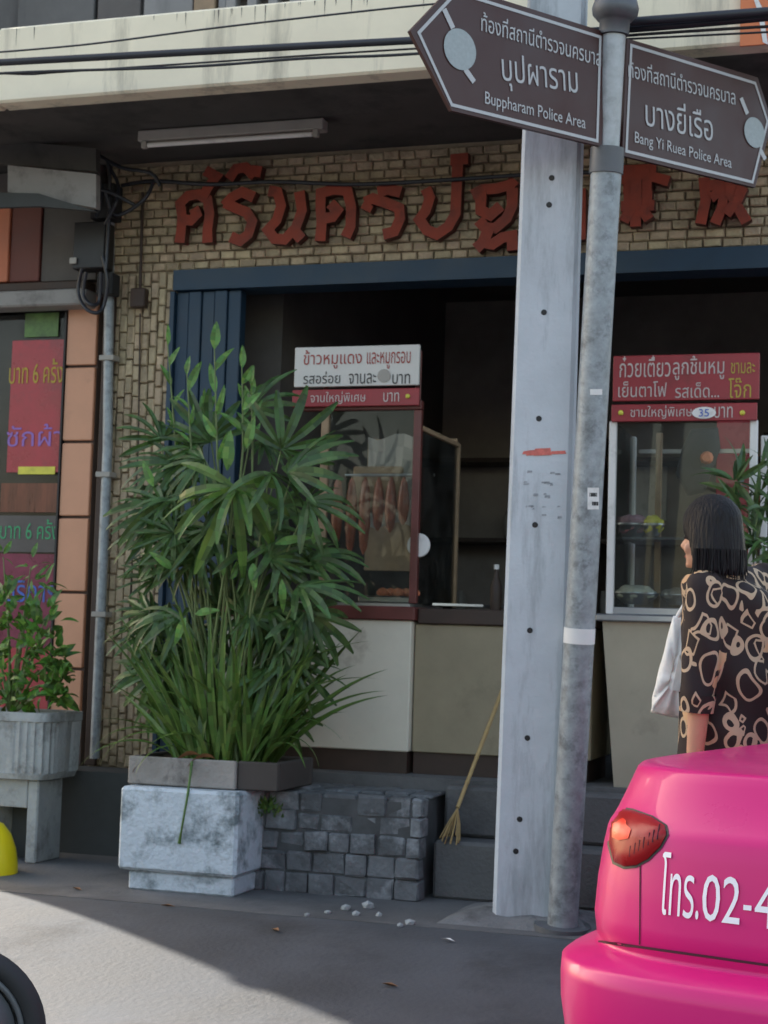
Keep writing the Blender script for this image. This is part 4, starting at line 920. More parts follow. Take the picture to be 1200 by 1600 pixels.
# broad light leaves of a shoot plant
SHm = [leaf_mesh('shoot_leaf', L_, W_, dr, .18, M['leafshoot']) for L_, W_, dr in ((.18, .056, .5), (.21, .050, .9), (.15, .058, .3), (.19, .042, .6))]
sh_ = thing('shoot_plant', 'tall thin leafy shoots with broad light green leaves rising above the palm', 'plant', root+Vector((-.05, .12, 0)))
for bx, by, top_, Y_ in ((275, 700, (262, 500), 7.5), (300, 720, (292, 545), 7.45), (340, 720, (335, 505), 7.4), (380, 700, (378, 535), 7.45), (395, 690, (392, 560), 7.5), (315, 700, (318, 600), 7.55)):
    tp = PY(top_[0], top_[1]+40, Y_); q = root+Vector((random.uniform(-.15, .12), .1, 0)); m_ = PY(bx, by, Y_)
    MB().tube([q, q.lerp(m_, .5), m_, tp], [.008, .007, .006, .003], 6).build('stem', M['stem'], sh_)
    for k in range(6):
        t = k/5; p = tp.lerp(m_, t); sd_ = 1 if k % 2 else -1
        d = ir*sd_*random.uniform(.2, .8)+Vector((0, 0, 1))*random.uniform(.7, 1.4)+cdir*random.uniform(-.2, .5) if k else Vector((.05, 0, 1))
        inst('leaf', random.choice(SHm), sh_, aim(p, d, random.uniform(-.6, .6), random.uniform(.55, .95), (cdir+Vector((0, 0, .3))).normalized()))
for px, py, dx, dy, s_ in ((290, 965, -.4, 1, .8), (305, 960, 1, -.25, .8), (345, 790, .3, -1, .8), (355, 735, .05, -1, 1.1), (430, 850, 1, -.3, .9), (395, 880, .1, 1, .9), (440, 905, .1, 1, .8), (490, 850, .1, -1, .6), (380, 640, .7, -.8, .8), (350, 900, -.2, -1, .6), (363, 905, .25, -1, .6), (385, 700, .2, -1, .9), (270, 890, -.6, -.5, .8), (240, 760, -.5, -1, .8)):
    p = PY(px, py, 7.25); inst('leaf', random.choice(SHm), sh_, aim(p, ir*dx-Vector((0, 0, 1))*dy+cdir*.2, random.uniform(-.4, .4), s_, (cdir+Vector((0, 0, .3))).normalized()))
# strap leaved clump
ST = [leaf_mesh('strap_leaf', L_, W_, dr, .25, M['leafstrap'], 12, .8, .55) for L_, W_, dr in ((.62, .042, .7), (.72, .046, 1.1), (.55, .034, 1.7), (.80, .042, .45), (.48, .036, 2.1))]
sc_ = thing('strap_leaf_clump', 'clump of long upright strap leaves at the foot of the palm', 'plant', root+Vector((0, -.1, 0)))
for i in range(165):
    a = random.uniform(-1, 1); q = root+Vector((a*.20+.04, random.uniform(-.17, .08), -.02)); lean = a*.45+random.gauss(0, .16)
    d = Vector((lean, random.uniform(-.45, .15), 1)); k = random.choice([0, 0, 1, 3, 3]) if abs(lean) < .5 else random.choice([0, 1, 2])
    inst('leaf', ST[k], sc_, aim(q, d, random.uniform(-.5, .5), random.uniform(.7, 1.1), Vector((-lean*.3, -1, .2)).normalized()) @ Matrix.Rotation(pi, 4, 'Y') if False else aim(q, d, 0, random.uniform(.7, 1.12), Vector((-lean, .6 if random.random() < .3 else -.6, .0)).normalized()))
for (px, py, dx, dz, k, s_) in ((285, 1170, -.7, .9, 4, 1.0), (270, 1180, -.9, .8, 2, .95), (250, 1150, -.8, .6, 2, .7), (330, 1165, -.9, .9, 4, .95), (300, 1180, -.3, .4, 4, .75), (400, 1150, .9, .9, 2, .9), (420, 1160, .9, .6, 4, .7), (300, 1100, -.9, .8, 2, .8), (420, 1080, .9, .9, 0, .9), (440, 1100, .9, .6, 0, .8)):
    q = PY(px, py, ty+.1); d = ir*dx+Vector((0, -.25, dz)); inst('leaf', ST[k], sc_, aim(q, d, 0, s_, Vector((-dx*.3, 0, 1)).normalized()))
# hanging green stalk over the planter face
st_ = PY(300, 1190, ty-.02); o = MB().tube([st_, PY(297, 1215, ty-.05), PY(292, 1250, fy-.02), PY(283, 1300, fy-.015), PY(280, 1318, fy-.012)], [.007, .006, .006, .005, .008], 7).build('hanging_stalk', M['leafstrap'], sc_)
for px, py in ((312, 1180), (335, 1185), (250, 1190)):
    p = PY(px, py, ty+.07); inst('withered_leaf', leaf_mesh('withered_leaf', .16, .05, 1.4, .3, M['bark']), sc_, aim(p, Vector((random.uniform(-1, 1), -.3, .2)), .4, 1))
# bush in the fluted planter
BL = [leaf_mesh('bush_leaf', L_, W_, .7, .2, M['leafbush'], 4) for L_, W_ in ((.085, .044), (.10, .048), (.07, .040))]
def bush(name, lab, base, cpx, Yc, blobs, n, meshes, sc, grow=1):
    t = thing(name, lab, 'plant', base); tips = []
    for (px, py, r) in blobs:
        c = PY(px, py, Yc); MB().tube([base, base.lerp(c, .5)+Vector((0, 0, .05)), c], [.010, .007, .003], 6).build('stem', M['stem'], t)
    for i in range(n):
        px, py, r = random.choice(blobs); c = PY(px, py, Yc); v = Vector((random.gauss(0, 1), random.gauss(0, 1), random.gauss(0, 1))).normalized(); rr = r/300*random.random()**.45
        p = c+v*rr; d = v+Vector((0, 0, .5))+Vector((random.gauss(0, .4), random.gauss(0, .4), random.gauss(0, .4)))
        inst('leaf', random.choice(meshes), t, aim(p, d, random.uniform(-1, 1), sc*random.uniform(.7, 1.3), (cdir*.8+Vector((0, 0, .7))).normalized()))
    return t
random.seed(4)
bush('potted_bush', 'small leaved green bush growing in the fluted planter at the left edge', Vector((cx, cy, lz1-.03)), 0, 7.8,
     [(10, 945, 28), (30, 990, 42), (-20, 960, 50), (60, 1010, 36), (10, 1050, 50), (85, 1030, 22), (98, 1060, 16), (70, 970, 28), (20, 1090, 30), (-20, 1040, 50), (62, 1070, 30), (95, 1085, 10)], 290, BL, 1)
bush('tall_weed', 'pale leafy weed shoots standing above the bush at the left edge', Vector((cx-.05, cy+.1, lz1-.03)), 0, 8.0,
     [(5, 870, 16), (48, 885, 18), (8, 900, 20), (50, 905, 14), (70, 915, 12)], 26, SHm, .5)
RB = [leaf_mesh('palm_leaf_blade', .30, .035, 1.0, .2, M['leafpalm'], 8, .8, .4), leaf_mesh('palm_leaf_blade', .22, .04, .6, .2, M['leafpalm'], 7)]
bush('potted_palm', 'dark green leafy plant half hidden behind the woman at the right edge', PZ(1210, 1180, .66), 0, 7.75,
     [(1175, 790, 26), (1200, 760, 30), (1210, 830, 36), (1180, 850, 20), (1150, 752, 8), (1215, 900, 30), (1230, 780, 40)], 130, RB, .8)
p_ = PZ(1215, 1185, .66); pp = thing('plant_pot', 'dark plant pot behind the woman under the leafy plant', 'pot', p_)
MB().lathe([(.12, 0), (.16, .25), (.175, .26), (.175, .30), (.15, .30)], p_, 22).build('pot', M['traydark'], pp)

# ------------------------------------------------------------------ woman
WD = 5.8
wl = lambda px, py, d=WD: PD(px, py, d)
foot = PZ(1150, 1500, .15); 
cen = PD(1140, 1190, WD); cen.z = .15
wm = thing('person', 'woman with black bob hair in a dark patterned blouse standing beside the pink taxi', 'person', cen)
hd = (R0*-.80+Vector((Fv.x, Fv.y, 0)).normalized()*.60).normalized()      # where she faces
sd2 = hd.cross(Vector((0, 0, 1))).normalized()                              # her right
zax = Vector((0, 0, 1)); fwd2 = Vector((Fv.x, Fv.y, 0)).normalized()
hc = PD(1110, 842, WD)                                                      # head centre
def ellip(mb, c, rx_, ry_, rz_, n=16, m_=12):
    rings = []
    for i in range(m_+1):
        ph = -pi/2+pi*i/m_; rings.append([Vector(c)+sd2*rx_*cos(ph)*cos(t)+hd*ry_*cos(ph)*sin(t)+zax*rz_*sin(ph) for t in [2*pi*k/n for k in range(n)]])
    rings = [[p for p in r_] for r_ in rings]; mb.loft(rings[1:-1], True)
def cap(mb, a, b, ra, rb, n=14):
    a, b = Vector(a), Vector(b); L_ = (b-a).length; k = 5; path = []; rs = []
    for i in range(k): t = pi/2*i/k; path.append(a-(b-a).normalized()*ra*cos(t)); rs.append(max(.002, ra*sin(t)))
    path += [a, b]; rs += [ra, rb]
    for i in range(k-1, -1, -1): t = pi/2*i/k; path.append(b+(b-a).normalized()*rb*cos(t)); rs.append(max(.002, rb*sin(t)))
    mb.tube(path, rs, n)
def fuse(mb, name, m, parent, vox, smooth=4):
    me = bpy.data.meshes.new(name); me.from_pydata(mb.v, [], mb.f); ob_ = bpy.data.objects.new('tmp', me); COL.objects.link(ob_)
    bm = bmesh.new(); bm.from_mesh(me); bmesh.ops.recalc_face_normals(bm, faces=bm.faces[:]); bm.to_mesh(me); bm.free()
    r_ = ob_.modifiers.new('r', 'REMESH'); r_.mode = 'VOXEL'; r_.voxel_size = vox; s_ = ob_.modifiers.new('s', 'SMOOTH'); s_.iterations = smooth; s_.factor = .5
    ev = ob_.evaluated_get(bpy.context.evaluated_depsgraph_get()); m2_ = bpy.data.meshes.new_from_object(ev); bpy.data.objects.remove(ob_)
    m2_.name = name; m2_.materials.clear(); m2_.materials.append(m); off = WORLDPOS[parent.name]
    for v in m2_.vertices: v.co -= off
    m2_.polygons.foreach_set('use_smooth', [True]*len(m2_.polygons))
    o = bpy.data.objects.new(name, m2_); COL.objects.link(o); o.parent = parent; WORLDPOS[o.name] = off; return o
mb = MB()
ellip(mb, hc+zax*.01, .070, .088, .105); ellip(mb, hc+hd*.035-zax*.055, .050, .055, .055)       # skull, jaw
ellip(mb, hc+hd*.096-zax*.022, .012, .018, .020, 10, 8); ellip(mb, hc+hd*.09-zax*.008, .008, .012, .022, 8, 8)   # nose
ellip(mb, hc+hd*.082-zax*.062, .022, .010, .008, 10, 8); ellip(mb, hc+hd*.080-zax*.090, .018, .014, .014, 10, 8)   # lips, chin
ellip(mb, hc+hd*.082+zax*.022, .045, .010, .008, 10, 8)                                           # brow
for s_ in (-1, 1): ellip(mb, hc+sd2*.071*s_-zax*.005, .010, .018, .030, 8, 8); ellip(mb, hc+hd*.066+sd2*.038*s_-zax*.035, .020, .018, .020, 8, 8)
nk = hc-zax*.135-hd*.015; cap(mb, hc-zax*.06, nk-zax*.05, .050, .056)
chest = PD(1148, 960, WD+.02); hip = PD(1150, 1180, WD+.02)
shl = PD(1103, 922, WD-.10); shr = PD(1192, 912, WD+.16)
cap(mb, chest-zax*.03, hip, .115, .125); cap(mb, shl+zax*-.01, shr-zax*.01, .040, .040); cap(mb, nk-zax*.04, chest, .06, .10)
elb = PD(1093, 1090, WD-.14); wrs = PD(1084, 1205, WD-.12); hnd = PD(1080, 1245, WD-.12)
cap(mb, shl, elb, .050, .042); cap(mb, elb, wrs, .040, .027)
elr = PD(1205, 1080, WD+.22); wrr = PD(1150, 1190, WD+.33); cap(mb, shr, elr, .05, .042); cap(mb, elr, wrr, .038, .027)
hz = hip.z; kn = lambda o_: Vector((hip.x, hip.y, .62))+o_
for s_ in (-1, 1):
    o_ = sd2*.085*s_; st_p = hd*.10*s_
    cap(mb, Vector((hip.x, hip.y, hz-.06))+o_, Vector((hip.x, hip.y, .62))+o_+st_p*.6, .085, .058); cap(mb, Vector((hip.x, hip.y, .62))+o_+st_p*.6, Vector((hip.x, hip.y, .24))+o_+st_p, .055, .038)
    fp = Vector((hip.x, hip.y, .185))+o_+st_p; cap(mb, fp-hd*.03, fp+hd*.14, .036, .028)
def hand(mb, w, d, palm_n):
    d = d.normalized(); s_ = d.cross(palm_n).normalized()
    pc_ = w+d*.045
    for k in range(-2, 3): cap(mb, w+s_*k*.008, pc_+s_*k*.013+d*.02, .014, .012)
    for k, L_ in ((-1.5, .062), (-.5, .072), (.5, .068), (1.5, .052)):
        a = pc_+s_*k*.019+d*.02; b = a+d*L_*.5-palm_n*.004; c_ = b+d*L_*.42-palm_n*.022; cap(mb, a, b, .0088, .0082, 8); cap(mb, b, c_, .008, .0068, 8)
    a = w+s_*.022+d*.015; b = a+s_*.028+d*.03-palm_n*.01; cap(mb, a, b, .011, .010, 8); cap(mb, b, b+d*.032+s_*.004-palm_n*.008, .0095, .008, 8)
hand(mb, wrs, (hnd-wrs), -sd2*1.0); hand(mb, wrr, Vector((hd.x*.8, hd.y*.8, -.3)), zax)
fuse(mb, 'body', M['skin'], wm, .0075, 3)
# eyes and mouth
for s_ in (-1, 1): 
    mb = MB(); ellip(mb, hc+hd*.080+sd2*.030*s_+zax*.004, .011, .007, .006, 10, 8); mb.build('eye', M['black'], wm)
mb = MB(); ellip(mb, hc+hd*.0885-zax*.062, .018, .006, .005, 10, 8); mb.build('mouth', mat('lips', (.35, .10, .09), .5), wm)
# hair: a smooth bob, open at the face
mb = MB(); rings = []
HN = 40
def hair_ring(z_, rs_, rf, rb, gap, thick):
    out = []; inn = []
    for k in range(HN+1):
        t = -pi/2+gap+(2*pi-2*gap)*k/HN           # starts at one side of the face, goes round the back
        sx_ = -cos(t); fy_ = -sin(t)
        r2 = rf if fy_ > 0 else rb
        wv = 1+.014*sin(k*2.3+z_*6)+.01*sin(k*5.1)
        out.append(hc+sd2*rs_*sx_*wv+hd*r2*fy_*wv+zax*z_); inn.append(hc+sd2*(rs_-thick)*sx_+hd*(r2-thick)*fy_+zax*z_)
    return out+inn[::-1]
for z_, a, f_, b, g_ in ((-.128, .106, .050, .112, 1.42), (-.118, .114, .058, .124, 1.40), (-.08, .113, .072, .126, 1.32), (-.04, .109, .084, .123, 1.22), (.01, .104, .094, .120, 1.02), (.05, .098, .100, .114, .66), (.08, .090, .098, .106, .20)):
    rings.append(hair_ring(z_, a, f_, b, g_, .026))
mb.loft(rings, True)
ellip(mb, hc+zax*.052-hd*.008, .096, .106, .106, 32, 16)
fuse(mb, 'hair', M['hair'], wm, .007, 5)
mb = MB()
for k in range(90):                                       # loose strand ends along the bob's hem
    t = -pi/2+1.45+(2*pi-2.9)*random.random(); x_, y_ = -cos(t), -sin(t); q = hc+sd2*.116*x_+hd*(.055 if y_ > 0 else .124)*y_+zax*-.09
    o_ = Vector((random.gauss(0, .004), random.gauss(0, .004), 0)); mb.tube([q+zax*.05, q+o_*.5-zax*.015, q+o_*1.6-zax*random.uniform(.035, .062)], [.0035, .003, .0008], 4)
tag(mb.build('loose_hair', M['hair'], wm), kind='stuff')
# blouse: torso shell with collar, sleeves
def blouse_mat():
    m = bpy.data.materials.new('patterned_blouse'); m.use_nodes = True; t = m.node_tree; N, L = t.nodes, t.links; b = N['Principled BSDF']; b.inputs['Roughness'].default_value = .85
    g_ = N.new('ShaderNodeNewGeometry'); mp = N.new('ShaderNodeMapping'); L.new(g_.outputs['Position'], mp.inputs[0]); mp.inputs['Scale'].default_value = (1, 1, .72); mp.inputs['Rotation'].default_value = (.1, .25, 0)
    n = N.new('ShaderNodeTexNoise'); n.inputs['Scale'].default_value = 9; n.inputs['Detail'].default_value = 1; L.new(mp.outputs[0], n.inputs['Vector'])
    ad = N.new('ShaderNodeVectorMath'); ad.operation = 'MULTIPLY_ADD'; L.new(n.outputs['Color'], ad.inputs[0]); ad.inputs[1].default_value = (.07, .07, .07); L.new(mp.outputs[0], ad.inputs[2])
    def ring(scale, lo, hi, off, metric='EUCLIDEAN', rnd=.9):
        of = N.new('ShaderNodeVectorMath'); of.operation = 'ADD'; L.new(ad.outputs[0], of.inputs[0]); of.inputs[1].default_value = off
        v = N.new('ShaderNodeTexVoronoi'); v.inputs['Scale'].default_value = scale; v.inputs['Randomness'].default_value = rnd; v.distance = metric; L.new(of.outputs[0], v.inputs['Vector'])
        a = N.new('ShaderNodeMath'); a.operation = 'COMPARE'; L.new(v.outputs['Distance'], a.inputs[0]); a.inputs[1].default_value = (lo+hi)/2; a.inputs[2].default_value = (hi-lo)/2
        return a.outputs[0], v
    r1, v1 = ring(12.5, .35, .46, (0, 0, 0)); r2, v2 = ring(12.5, .38, .49, (4.3, 1.7, 2.2), 'MANHATTAN', 1.0)
    r3, v3 = ring(13, .30, .37, (9.1, 5, 3), 'CHEBYCHEV', 1.0)
    mx = N.new('ShaderNodeMath'); mx.operation = 'MAXIMUM'; L.new(r1, mx.inputs[0]); L.new(r2, mx.inputs[1])
    # a few filled pebbles
    sp_ = N.new('ShaderNodeSeparateColor'); L.new(v3.outputs['Color'], sp_.inputs[0]); gt = N.new('ShaderNodeMath'); gt.operation = 'GREATER_THAN'; L.new(sp_.outputs[0], gt.inputs[0]); gt.inputs[1].default_value = .72
    ins = N.new('ShaderNodeMath'); ins.operation = 'LESS_THAN'; L.new(v3.outputs['Distance'], ins.inputs[0]); ins.inputs[1].default_value = .33
    fl_ = N.new('ShaderNodeMath'); fl_.operation = 'MULTIPLY'; L.new(gt.outputs[0], fl_.inputs[0]); L.new(ins.outputs[0], fl_.inputs[1])
    c1 = N.new('ShaderNodeMix'); c1.data_type = 'RGBA'; L.new(mx.outputs[0], c1.inputs[0]); c1.inputs[6].default_value = (.022, .013, .013, 1); c1.inputs[7].default_value = (.50, .36, .24, 1)
    c2_ = N.new('ShaderNodeMix'); c2_.data_type = 'RGBA'; L.new(fl_.outputs[0], c2_.inputs[0]); L.new(c1.outputs[2], c2_.inputs[6]); c2_.inputs[7].default_value = (.58, .36, .20, 1)
    L.new(c2_.outputs[2], b.inputs['Base Color']); return m
BM_ = blouse_mat(); mb = MB()
lev = [(898, 1112, 40, .10), (910, 1118, 56, .13), (925, 1132, 70, .155), (945, 1140, 74, .165), (980, 1143, 77, .165), (1040, 1144, 80, .165), (1100, 1146, 82, .17), (1170, 1146, 88, .18), (1230, 1146, 94, .19), (1275, 1147, 97, .195)]
rings = []
for py, cx_, hw, dr in lev:
    c_ = PD(cx_, py, WD+.03); hwm = hw/FPX*WD; rings.append([c_+R0*(hwm*cos(t)*(1+.02*sin(5*t+py*.05)))+fwd2*(dr*sin(t)*(1+.03*sin(4*t+py*.03))) for t in [2*pi*k/40 for k in range(40)]])
mb.loft(rings, True)
cap(mb, shl+zax*.005, PD(1090, 1085, WD-.135), .072, .062); cap(mb, shr+zax*.005, PD(1215, 1075, WD+.22), .072, .062)
cap(mb, shl, shr, .070, .068); cap(mb, nk-zax*.035, chest, .066, .12)
bl = fuse(mb, 'blouse', BM_, wm, .010, 4)
for v in bl.data.vertices:                                # soft folds
    w_ = v.co+WORLDPOS[wm.name]; v.co += fwd2*-.011*sin(w_.z*22+w_.x*26+3*noise.noise(w_*4))
mb = MB(); mb.tube([PD(1090, 1084, WD-.135), PD(1088, 1112, WD-.135)], [.064, .058], 20, False); mb.build('sleeve_cuff', BM_, wm)
mb = MB()
for s_ in (-1, 1):
    o_ = sd2*.085*s_; st_p = hd*.10*s_; cap(mb, Vector((hip.x, hip.y, hz-.05))+o_*.9, Vector((hip.x, hip.y, .62))+o_+st_p*.6, .105, .08); cap(mb, Vector((hip.x, hip.y, .62))+o_+st_p*.6, Vector((hip.x, hip.y, .27))+o_+st_p, .078, .07)
fuse(mb, 'trousers', M['cloth'], wm, .012, 3)
for s_ in (-1, 1):
    fp = Vector((hip.x, hip.y, .185))+sd2*.085*s_+hd*.10*s_; mb = MB(); cap(mb, fp-hd*.035-zax*.006, fp+hd*.145-zax*.010, .042, .034); fuse(mb, 'shoe', M['rubber'], wm, .008, 2)
# white bag, held in front of her
bg_ = thing('cloth_bag', 'plain white cloth bag hanging at the front of the woman in the patterned blouse', 'bag', PD(1045, 1118, WD+.10))
bo = [(1052, 962), (1085, 965), (1088, 1050), (1082, 1125), (1050, 1121), (1017, 1113), (1020, 1085), (1034, 1030)]
q = [PD(x_, y_, WD+.10) for x_, y_ in bo]; cq = sum(q, Vector())/8; mb = MB(); q2 = []
for i in range(8):
    for k in range(4): q2.append(q[i].lerp(q[(i+1) % 8], k/4))
rings = [[cq+(p-cq)*s_+fwd2*(dy+.008*sin(i*1.7)) for i, p in enumerate(q2)] for s_, dy in ((.35, -.035), (.75, -.032), (.95, -.02), (1, 0), (.95, .02), (.75, .032), (.35, .035))]
mb.loft(rings); mb.build('bag_body', M['bag'], bg_)
ex = PD(1150, 1190, WD+.33)
MB().tube([PD(1056, 968, WD+.10), PD(1072, 940, WD+.12), PD(1090, 930, WD+.1)], .008, 8).build('handle', M['bag'], bg_)

# ------------------------------------------------------------------ pink taxi
th = PSI*0+radians(0)
hdir = (R0*sin(radians(31))+Vector((Fv.x, Fv.y, 0)).normalized()*cos(radians(31))).normalized()
ldir = zax.cross(hdir).normalized()                                        # to the car's left
corner = PD(872, 1500, 4.02); corner.z = 0
c0 = corner-ldir*.80+hdir*-.16
tx = thing('pink_taxi', 'glossy pink taxi seen from behind with white phone lettering on its boot', 'taxi', c0)
def CW(x_, y_, z_): return c0-ldir*x_+hdir*y_+zax*z_                       # x right, y forward, z up
prof = [(.20, .12, .76), (.28, .03, .83), (.40, .0, .865), (.50, .004, .886), (.56, .004, .888), (.594, .008, .887), (.603, .020, .878), (.618, .055, .852), (.626, .082, .832), (.631, .094, .822), (.640, .094, .820), (.648, .088, .826),
        (.70, .090, .834), (.78, .098, .830), (.86, .108, .820), (.905, .114, .812), (.920, .120, .807), (.932, .134, .803), (.95, .156, .800), (.99, .185, .790), (1.03, .210, .780), (1.050, .220, .774), (1.058, .230, .766), (1.061, .245, .752)]
def ring_(z_, rear, hw, n_=96, front=4.35, e_r=4.6):
    out = []
    L_r = .95; L_f = 1.0
    for k in range(n_):
        t = 2*pi*k/n_; s_, c_ = sin(t), -cos(t)          # t=0 : rear centre
        if c_ < 0: x_ = hw*math.copysign(abs(s_)**(2/e_r), s_); y_ = rear+L_r-L_r*abs(c_)**(2/e_r)
        else: x_ = hw*math.copysign(abs(s_)**(2/3.2), s_); y_ = (front-L_f)+L_f*abs(c_)**(2/3.2)
        out.append((x_, y_, z_))
    return out
def body_rings(): return [ring_(z_, r_, w_, 96, 4.42-r_) for z_, r_, w_ in prof]
BR = body_rings()
rings = [[CW(*p) for p in r_] for r_ in BR]
last = BR[-1]
for s_, dz in ((.97, .002), (.90, .003), (.70, .004), (.4, .004), (.1, .004)):
    rings.append([CW(p[0]*s_, 2.2+(p[1]-2.2)*(1-(1-s_)*.8), p[2]+dz) for p in last])
def sm_loft(mb, R_): mb.loft(R_, True, True)
mb = MB(); sm_loft(mb, rings); body = mb.build('body', M['pink'], tx)
cab = []
for z_, r_, f_, w_ in ((1.07, 1.15, 3.35, .58), (1.15, 1.32, 3.15, .56), (1.30, 1.60, 2.85, .53), (1.42, 1.80, 2.55, .50), (1.465, 1.9, 2.4, .44), (1.48, 2.0, 2.2, .36)):
    cab.append([CW(w_*math.copysign(abs(sin(t))**.55, sin(t)), (r_+f_)/2-(f_-r_)/2*math.copysign(abs(cos(t))**.55, cos(t)), z_) for t in [2*pi*k/48 for k in range(48)]])
mb = MB(); mb.loft(cab[:4], False, True); mb.build('window_band', M['carglass'], tx)
mb = MB(); mb.loft(cab[3:], True, True); mb.build('roof', M['pink'], tx)
for sx_ in (-1, 1):
    MB().tube([CW(sx_*.54, 1.22, 1.08), CW(sx_*.51, 1.58, 1.30), CW(sx_*.47, 1.82, 1.42)], .025, 8).build('pillar', M['pink'], tx)
    for wy in (.95, 3.45):
        w_ = MB().lathe([(.29, -.09), (.31, -.07), (.31, .07), (.29, .09), (.2, .095)], CW(sx_*.76, wy, .31), 28, ldir).build('wheel', M['rubber'], tx)
        MB().lathe([(.2, -.1), (.19, .0), (.19, .1)], CW(sx_*.76, wy, .31), 20, ldir).build('rim', M['steel'], w_)
# everything that lies on the rear skin is projected along the car's own axis
bvh = BVHTree.FromPolygons([v for v in mb.v] if False else [p for r_ in rings for p in r_], [(i*96+j, i*96+(j+1) % 96, (i+1)*96+(j+1) % 96, (i+1)*96+j) for i in range(len(rings)-1) for j in range(96)])
def skin_hit(px, py):
    h = bvh.ray_cast(CAMP, ray(px, py).normalized()); return (h[0], h[1]) if h[0] else (None, None)
def outn(n): return n if n.dot(Fv) < 0 else -n
def patch(poly, m, name, lift, dome=0.0, res=5.0, parent=tx):
    pts = [Vector(p) for p in poly]; B2 = []
    for i in range(len(pts)):
        a, b = pts[i], pts[(i+1) % len(pts)]; n_ = max(1, int((b-a).length/res))
        for k in range(n_): B2.append(a.lerp(b, k/n_))
    nb_ = len(B2); x0 = min(p.x for p in B2); x1 = max(p.x for p in B2); y0 = min(p.y for p in B2); y1 = max(p.y for p in B2); ins = []
    def inside(p):
        c_ = False
        for i in range(nb_):
            a, b = B2[i], B2[(i+1) % nb_]
            if (a.y > p.y) != (b.y > p.y) and p.x < (b.x-a.x)*(p.y-a.y)/(b.y-a.y)+a.x: c_ = not c_
        return c_
    x_ = x0+res/2
    while x_ < x1:
        y_ = y0+res/2
        while y_ < y1:
            p = Vector((x_, y_))
            if inside(p) and min((p-b).length for b in B2) > res*.5: ins.append(p)
            y_ += res
        x_ += res
    ov, oe, of, *_ = delaunay_2d_cdt(B2+ins, [(i, (i+1) % nb_) for i in range(nb_)], [], 1, 1e-4)
    P = []; ok = []
    for v in ov:
        h, n_ = skin_hit(v.x, v.y); dmin = min((Vector(v)-b).length for b in B2)
        if h is None or abs(n_.dot(Fv)) < .06: P.append(None); continue
        P.append(h+outn(n_)*(lift+dome*(1-math.exp(-dmin/8))))
    F = [f for f in of if all(P[i] is not None for i in f)]; P = [p or Vector() for p in P]
    par_ = {}
    def fd(i):
        while par_.setdefault(i, i) != i: i = par_[i]
        return i
    for f in F:
        for i in f[1:]: par_[fd(i)] = fd(f[0])
    from collections import Counter
    if F: big = Counter(fd(f[0]) for f in F).most_common(1)[0][0]; F = [f for f in F if fd(f[0]) == big]
    used = sorted({i for f in F for i in f}); ix = {a: k for k, a in enumerate(used)}; P = [P[i] for i in used]; F = [[ix[i] for i in f] for f in F]
    if not F: print('EMPTY PATCH', name); return None
    mb = MB().add(P, F, True); return mb.build(name, m, parent, recalc=False)
LO = [(958, 1264), (968, 1261), (990, 1264), (1020, 1275), (1043, 1290), (1046, 1305), (1035, 1325), (1015, 1345), (995, 1356), (975, 1358), (958, 1350), (950, 1320), (952, 1285)]
lamp = patch(LO, M['black'], 'tail_lamp', .002, .0)
lc = Vector((998, 1308)); LI = [tuple(lc+(Vector(p)-lc)*.92) for p in LO]
l2 = patch(LI, M['lensred'], 'lens', .004, .012, 4, lamp or tx)
patch([(966, 1292), (980, 1286), (994, 1300), (990, 1312), (976, 1315), (966, 1310)], M['lensbright'], 'reflector', .0175, .001, 3, lamp or tx)
for k in range(7):
    x_ = 990+k*7; yb_ = 1349-k*4.6
    a_, na_ = skin_hit(x_, yb_-9); b_, nb2 = skin_hit(x_+3, yb_-26)
    if a_ and b_: MB().tube([a_+outn(na_)*.013, b_+outn(nb2)*.0155], .0016, 6).build('lens_rib', M['seam'], lamp)
def seamline(pts, w=2.6, name='panel_gap'):
    L_, R_ = [], []
    for i, p in enumerate(pts):
        p = Vector(p); d = (Vector(pts[min(i+1, len(pts)-1)])-Vector(pts[max(i-1, 0)])).normalized(); n_ = Vector((-d.y, d.x))*w/2; L_.append(p+n_); R_.append(p-n_)
    mb = MB()
    for i in range(len(pts)-1):
        q = []
        for v in (L_[i], L_[i+1], R_[i+1], R_[i]):
            h, n_ = skin_hit(v.x, v.y)
            if h is None: break
            q.append(h+outn(n_)*.0016)
        if len(q) == 4: mb.add(q, [(0, 1, 2, 3)])
    if mb.f: mb.build(name, M['seam'], tx, recalc=False)
seamline([(1001+k*-.05, 1352+k*6.2) for k in range(21)], 2.0)
seamline([(932+k*10, 1470+k*10*.142) for k in range(29)], 4.0)
def on_body(p):
    h = bvh.ray_cast(p-hdir*.6, hdir); return (h[0]-hdir*.004) if h[0] else p
tp0, tp1 = skin_hit(1031, 1428)[0], skin_hit(1196, 1449)[0]
if tp0 and tp1:
    wcar = (tp1-tp0).dot(-ldir); mpp = wcar/165
    o_ = tp0.copy()
    text_on(tx, 'lettering', 'โทร.', M['txtcar'], o_, -ldir, zax, mpp*64, mpp*90, .055, 0, on_body)
    text_on(tx, 'lettering', '02', M['txtcar'], o_-ldir*mpp*69, -ldir, zax, mpp*58, mpp*66, .05, 0, on_body)
    text_on(tx, 'lettering', '-', M['txtcar'], o_-ldir*mpp*132+zax*mpp*22, -ldir, zax, mpp*12, mpp*7, .02, 0, on_body)
    text_on(tx, 'lettering', '4', M['txtcar'], o_-ldir*mpp*149, -ldir, zax, mpp*30, mpp*66, .05, 0, on_body)
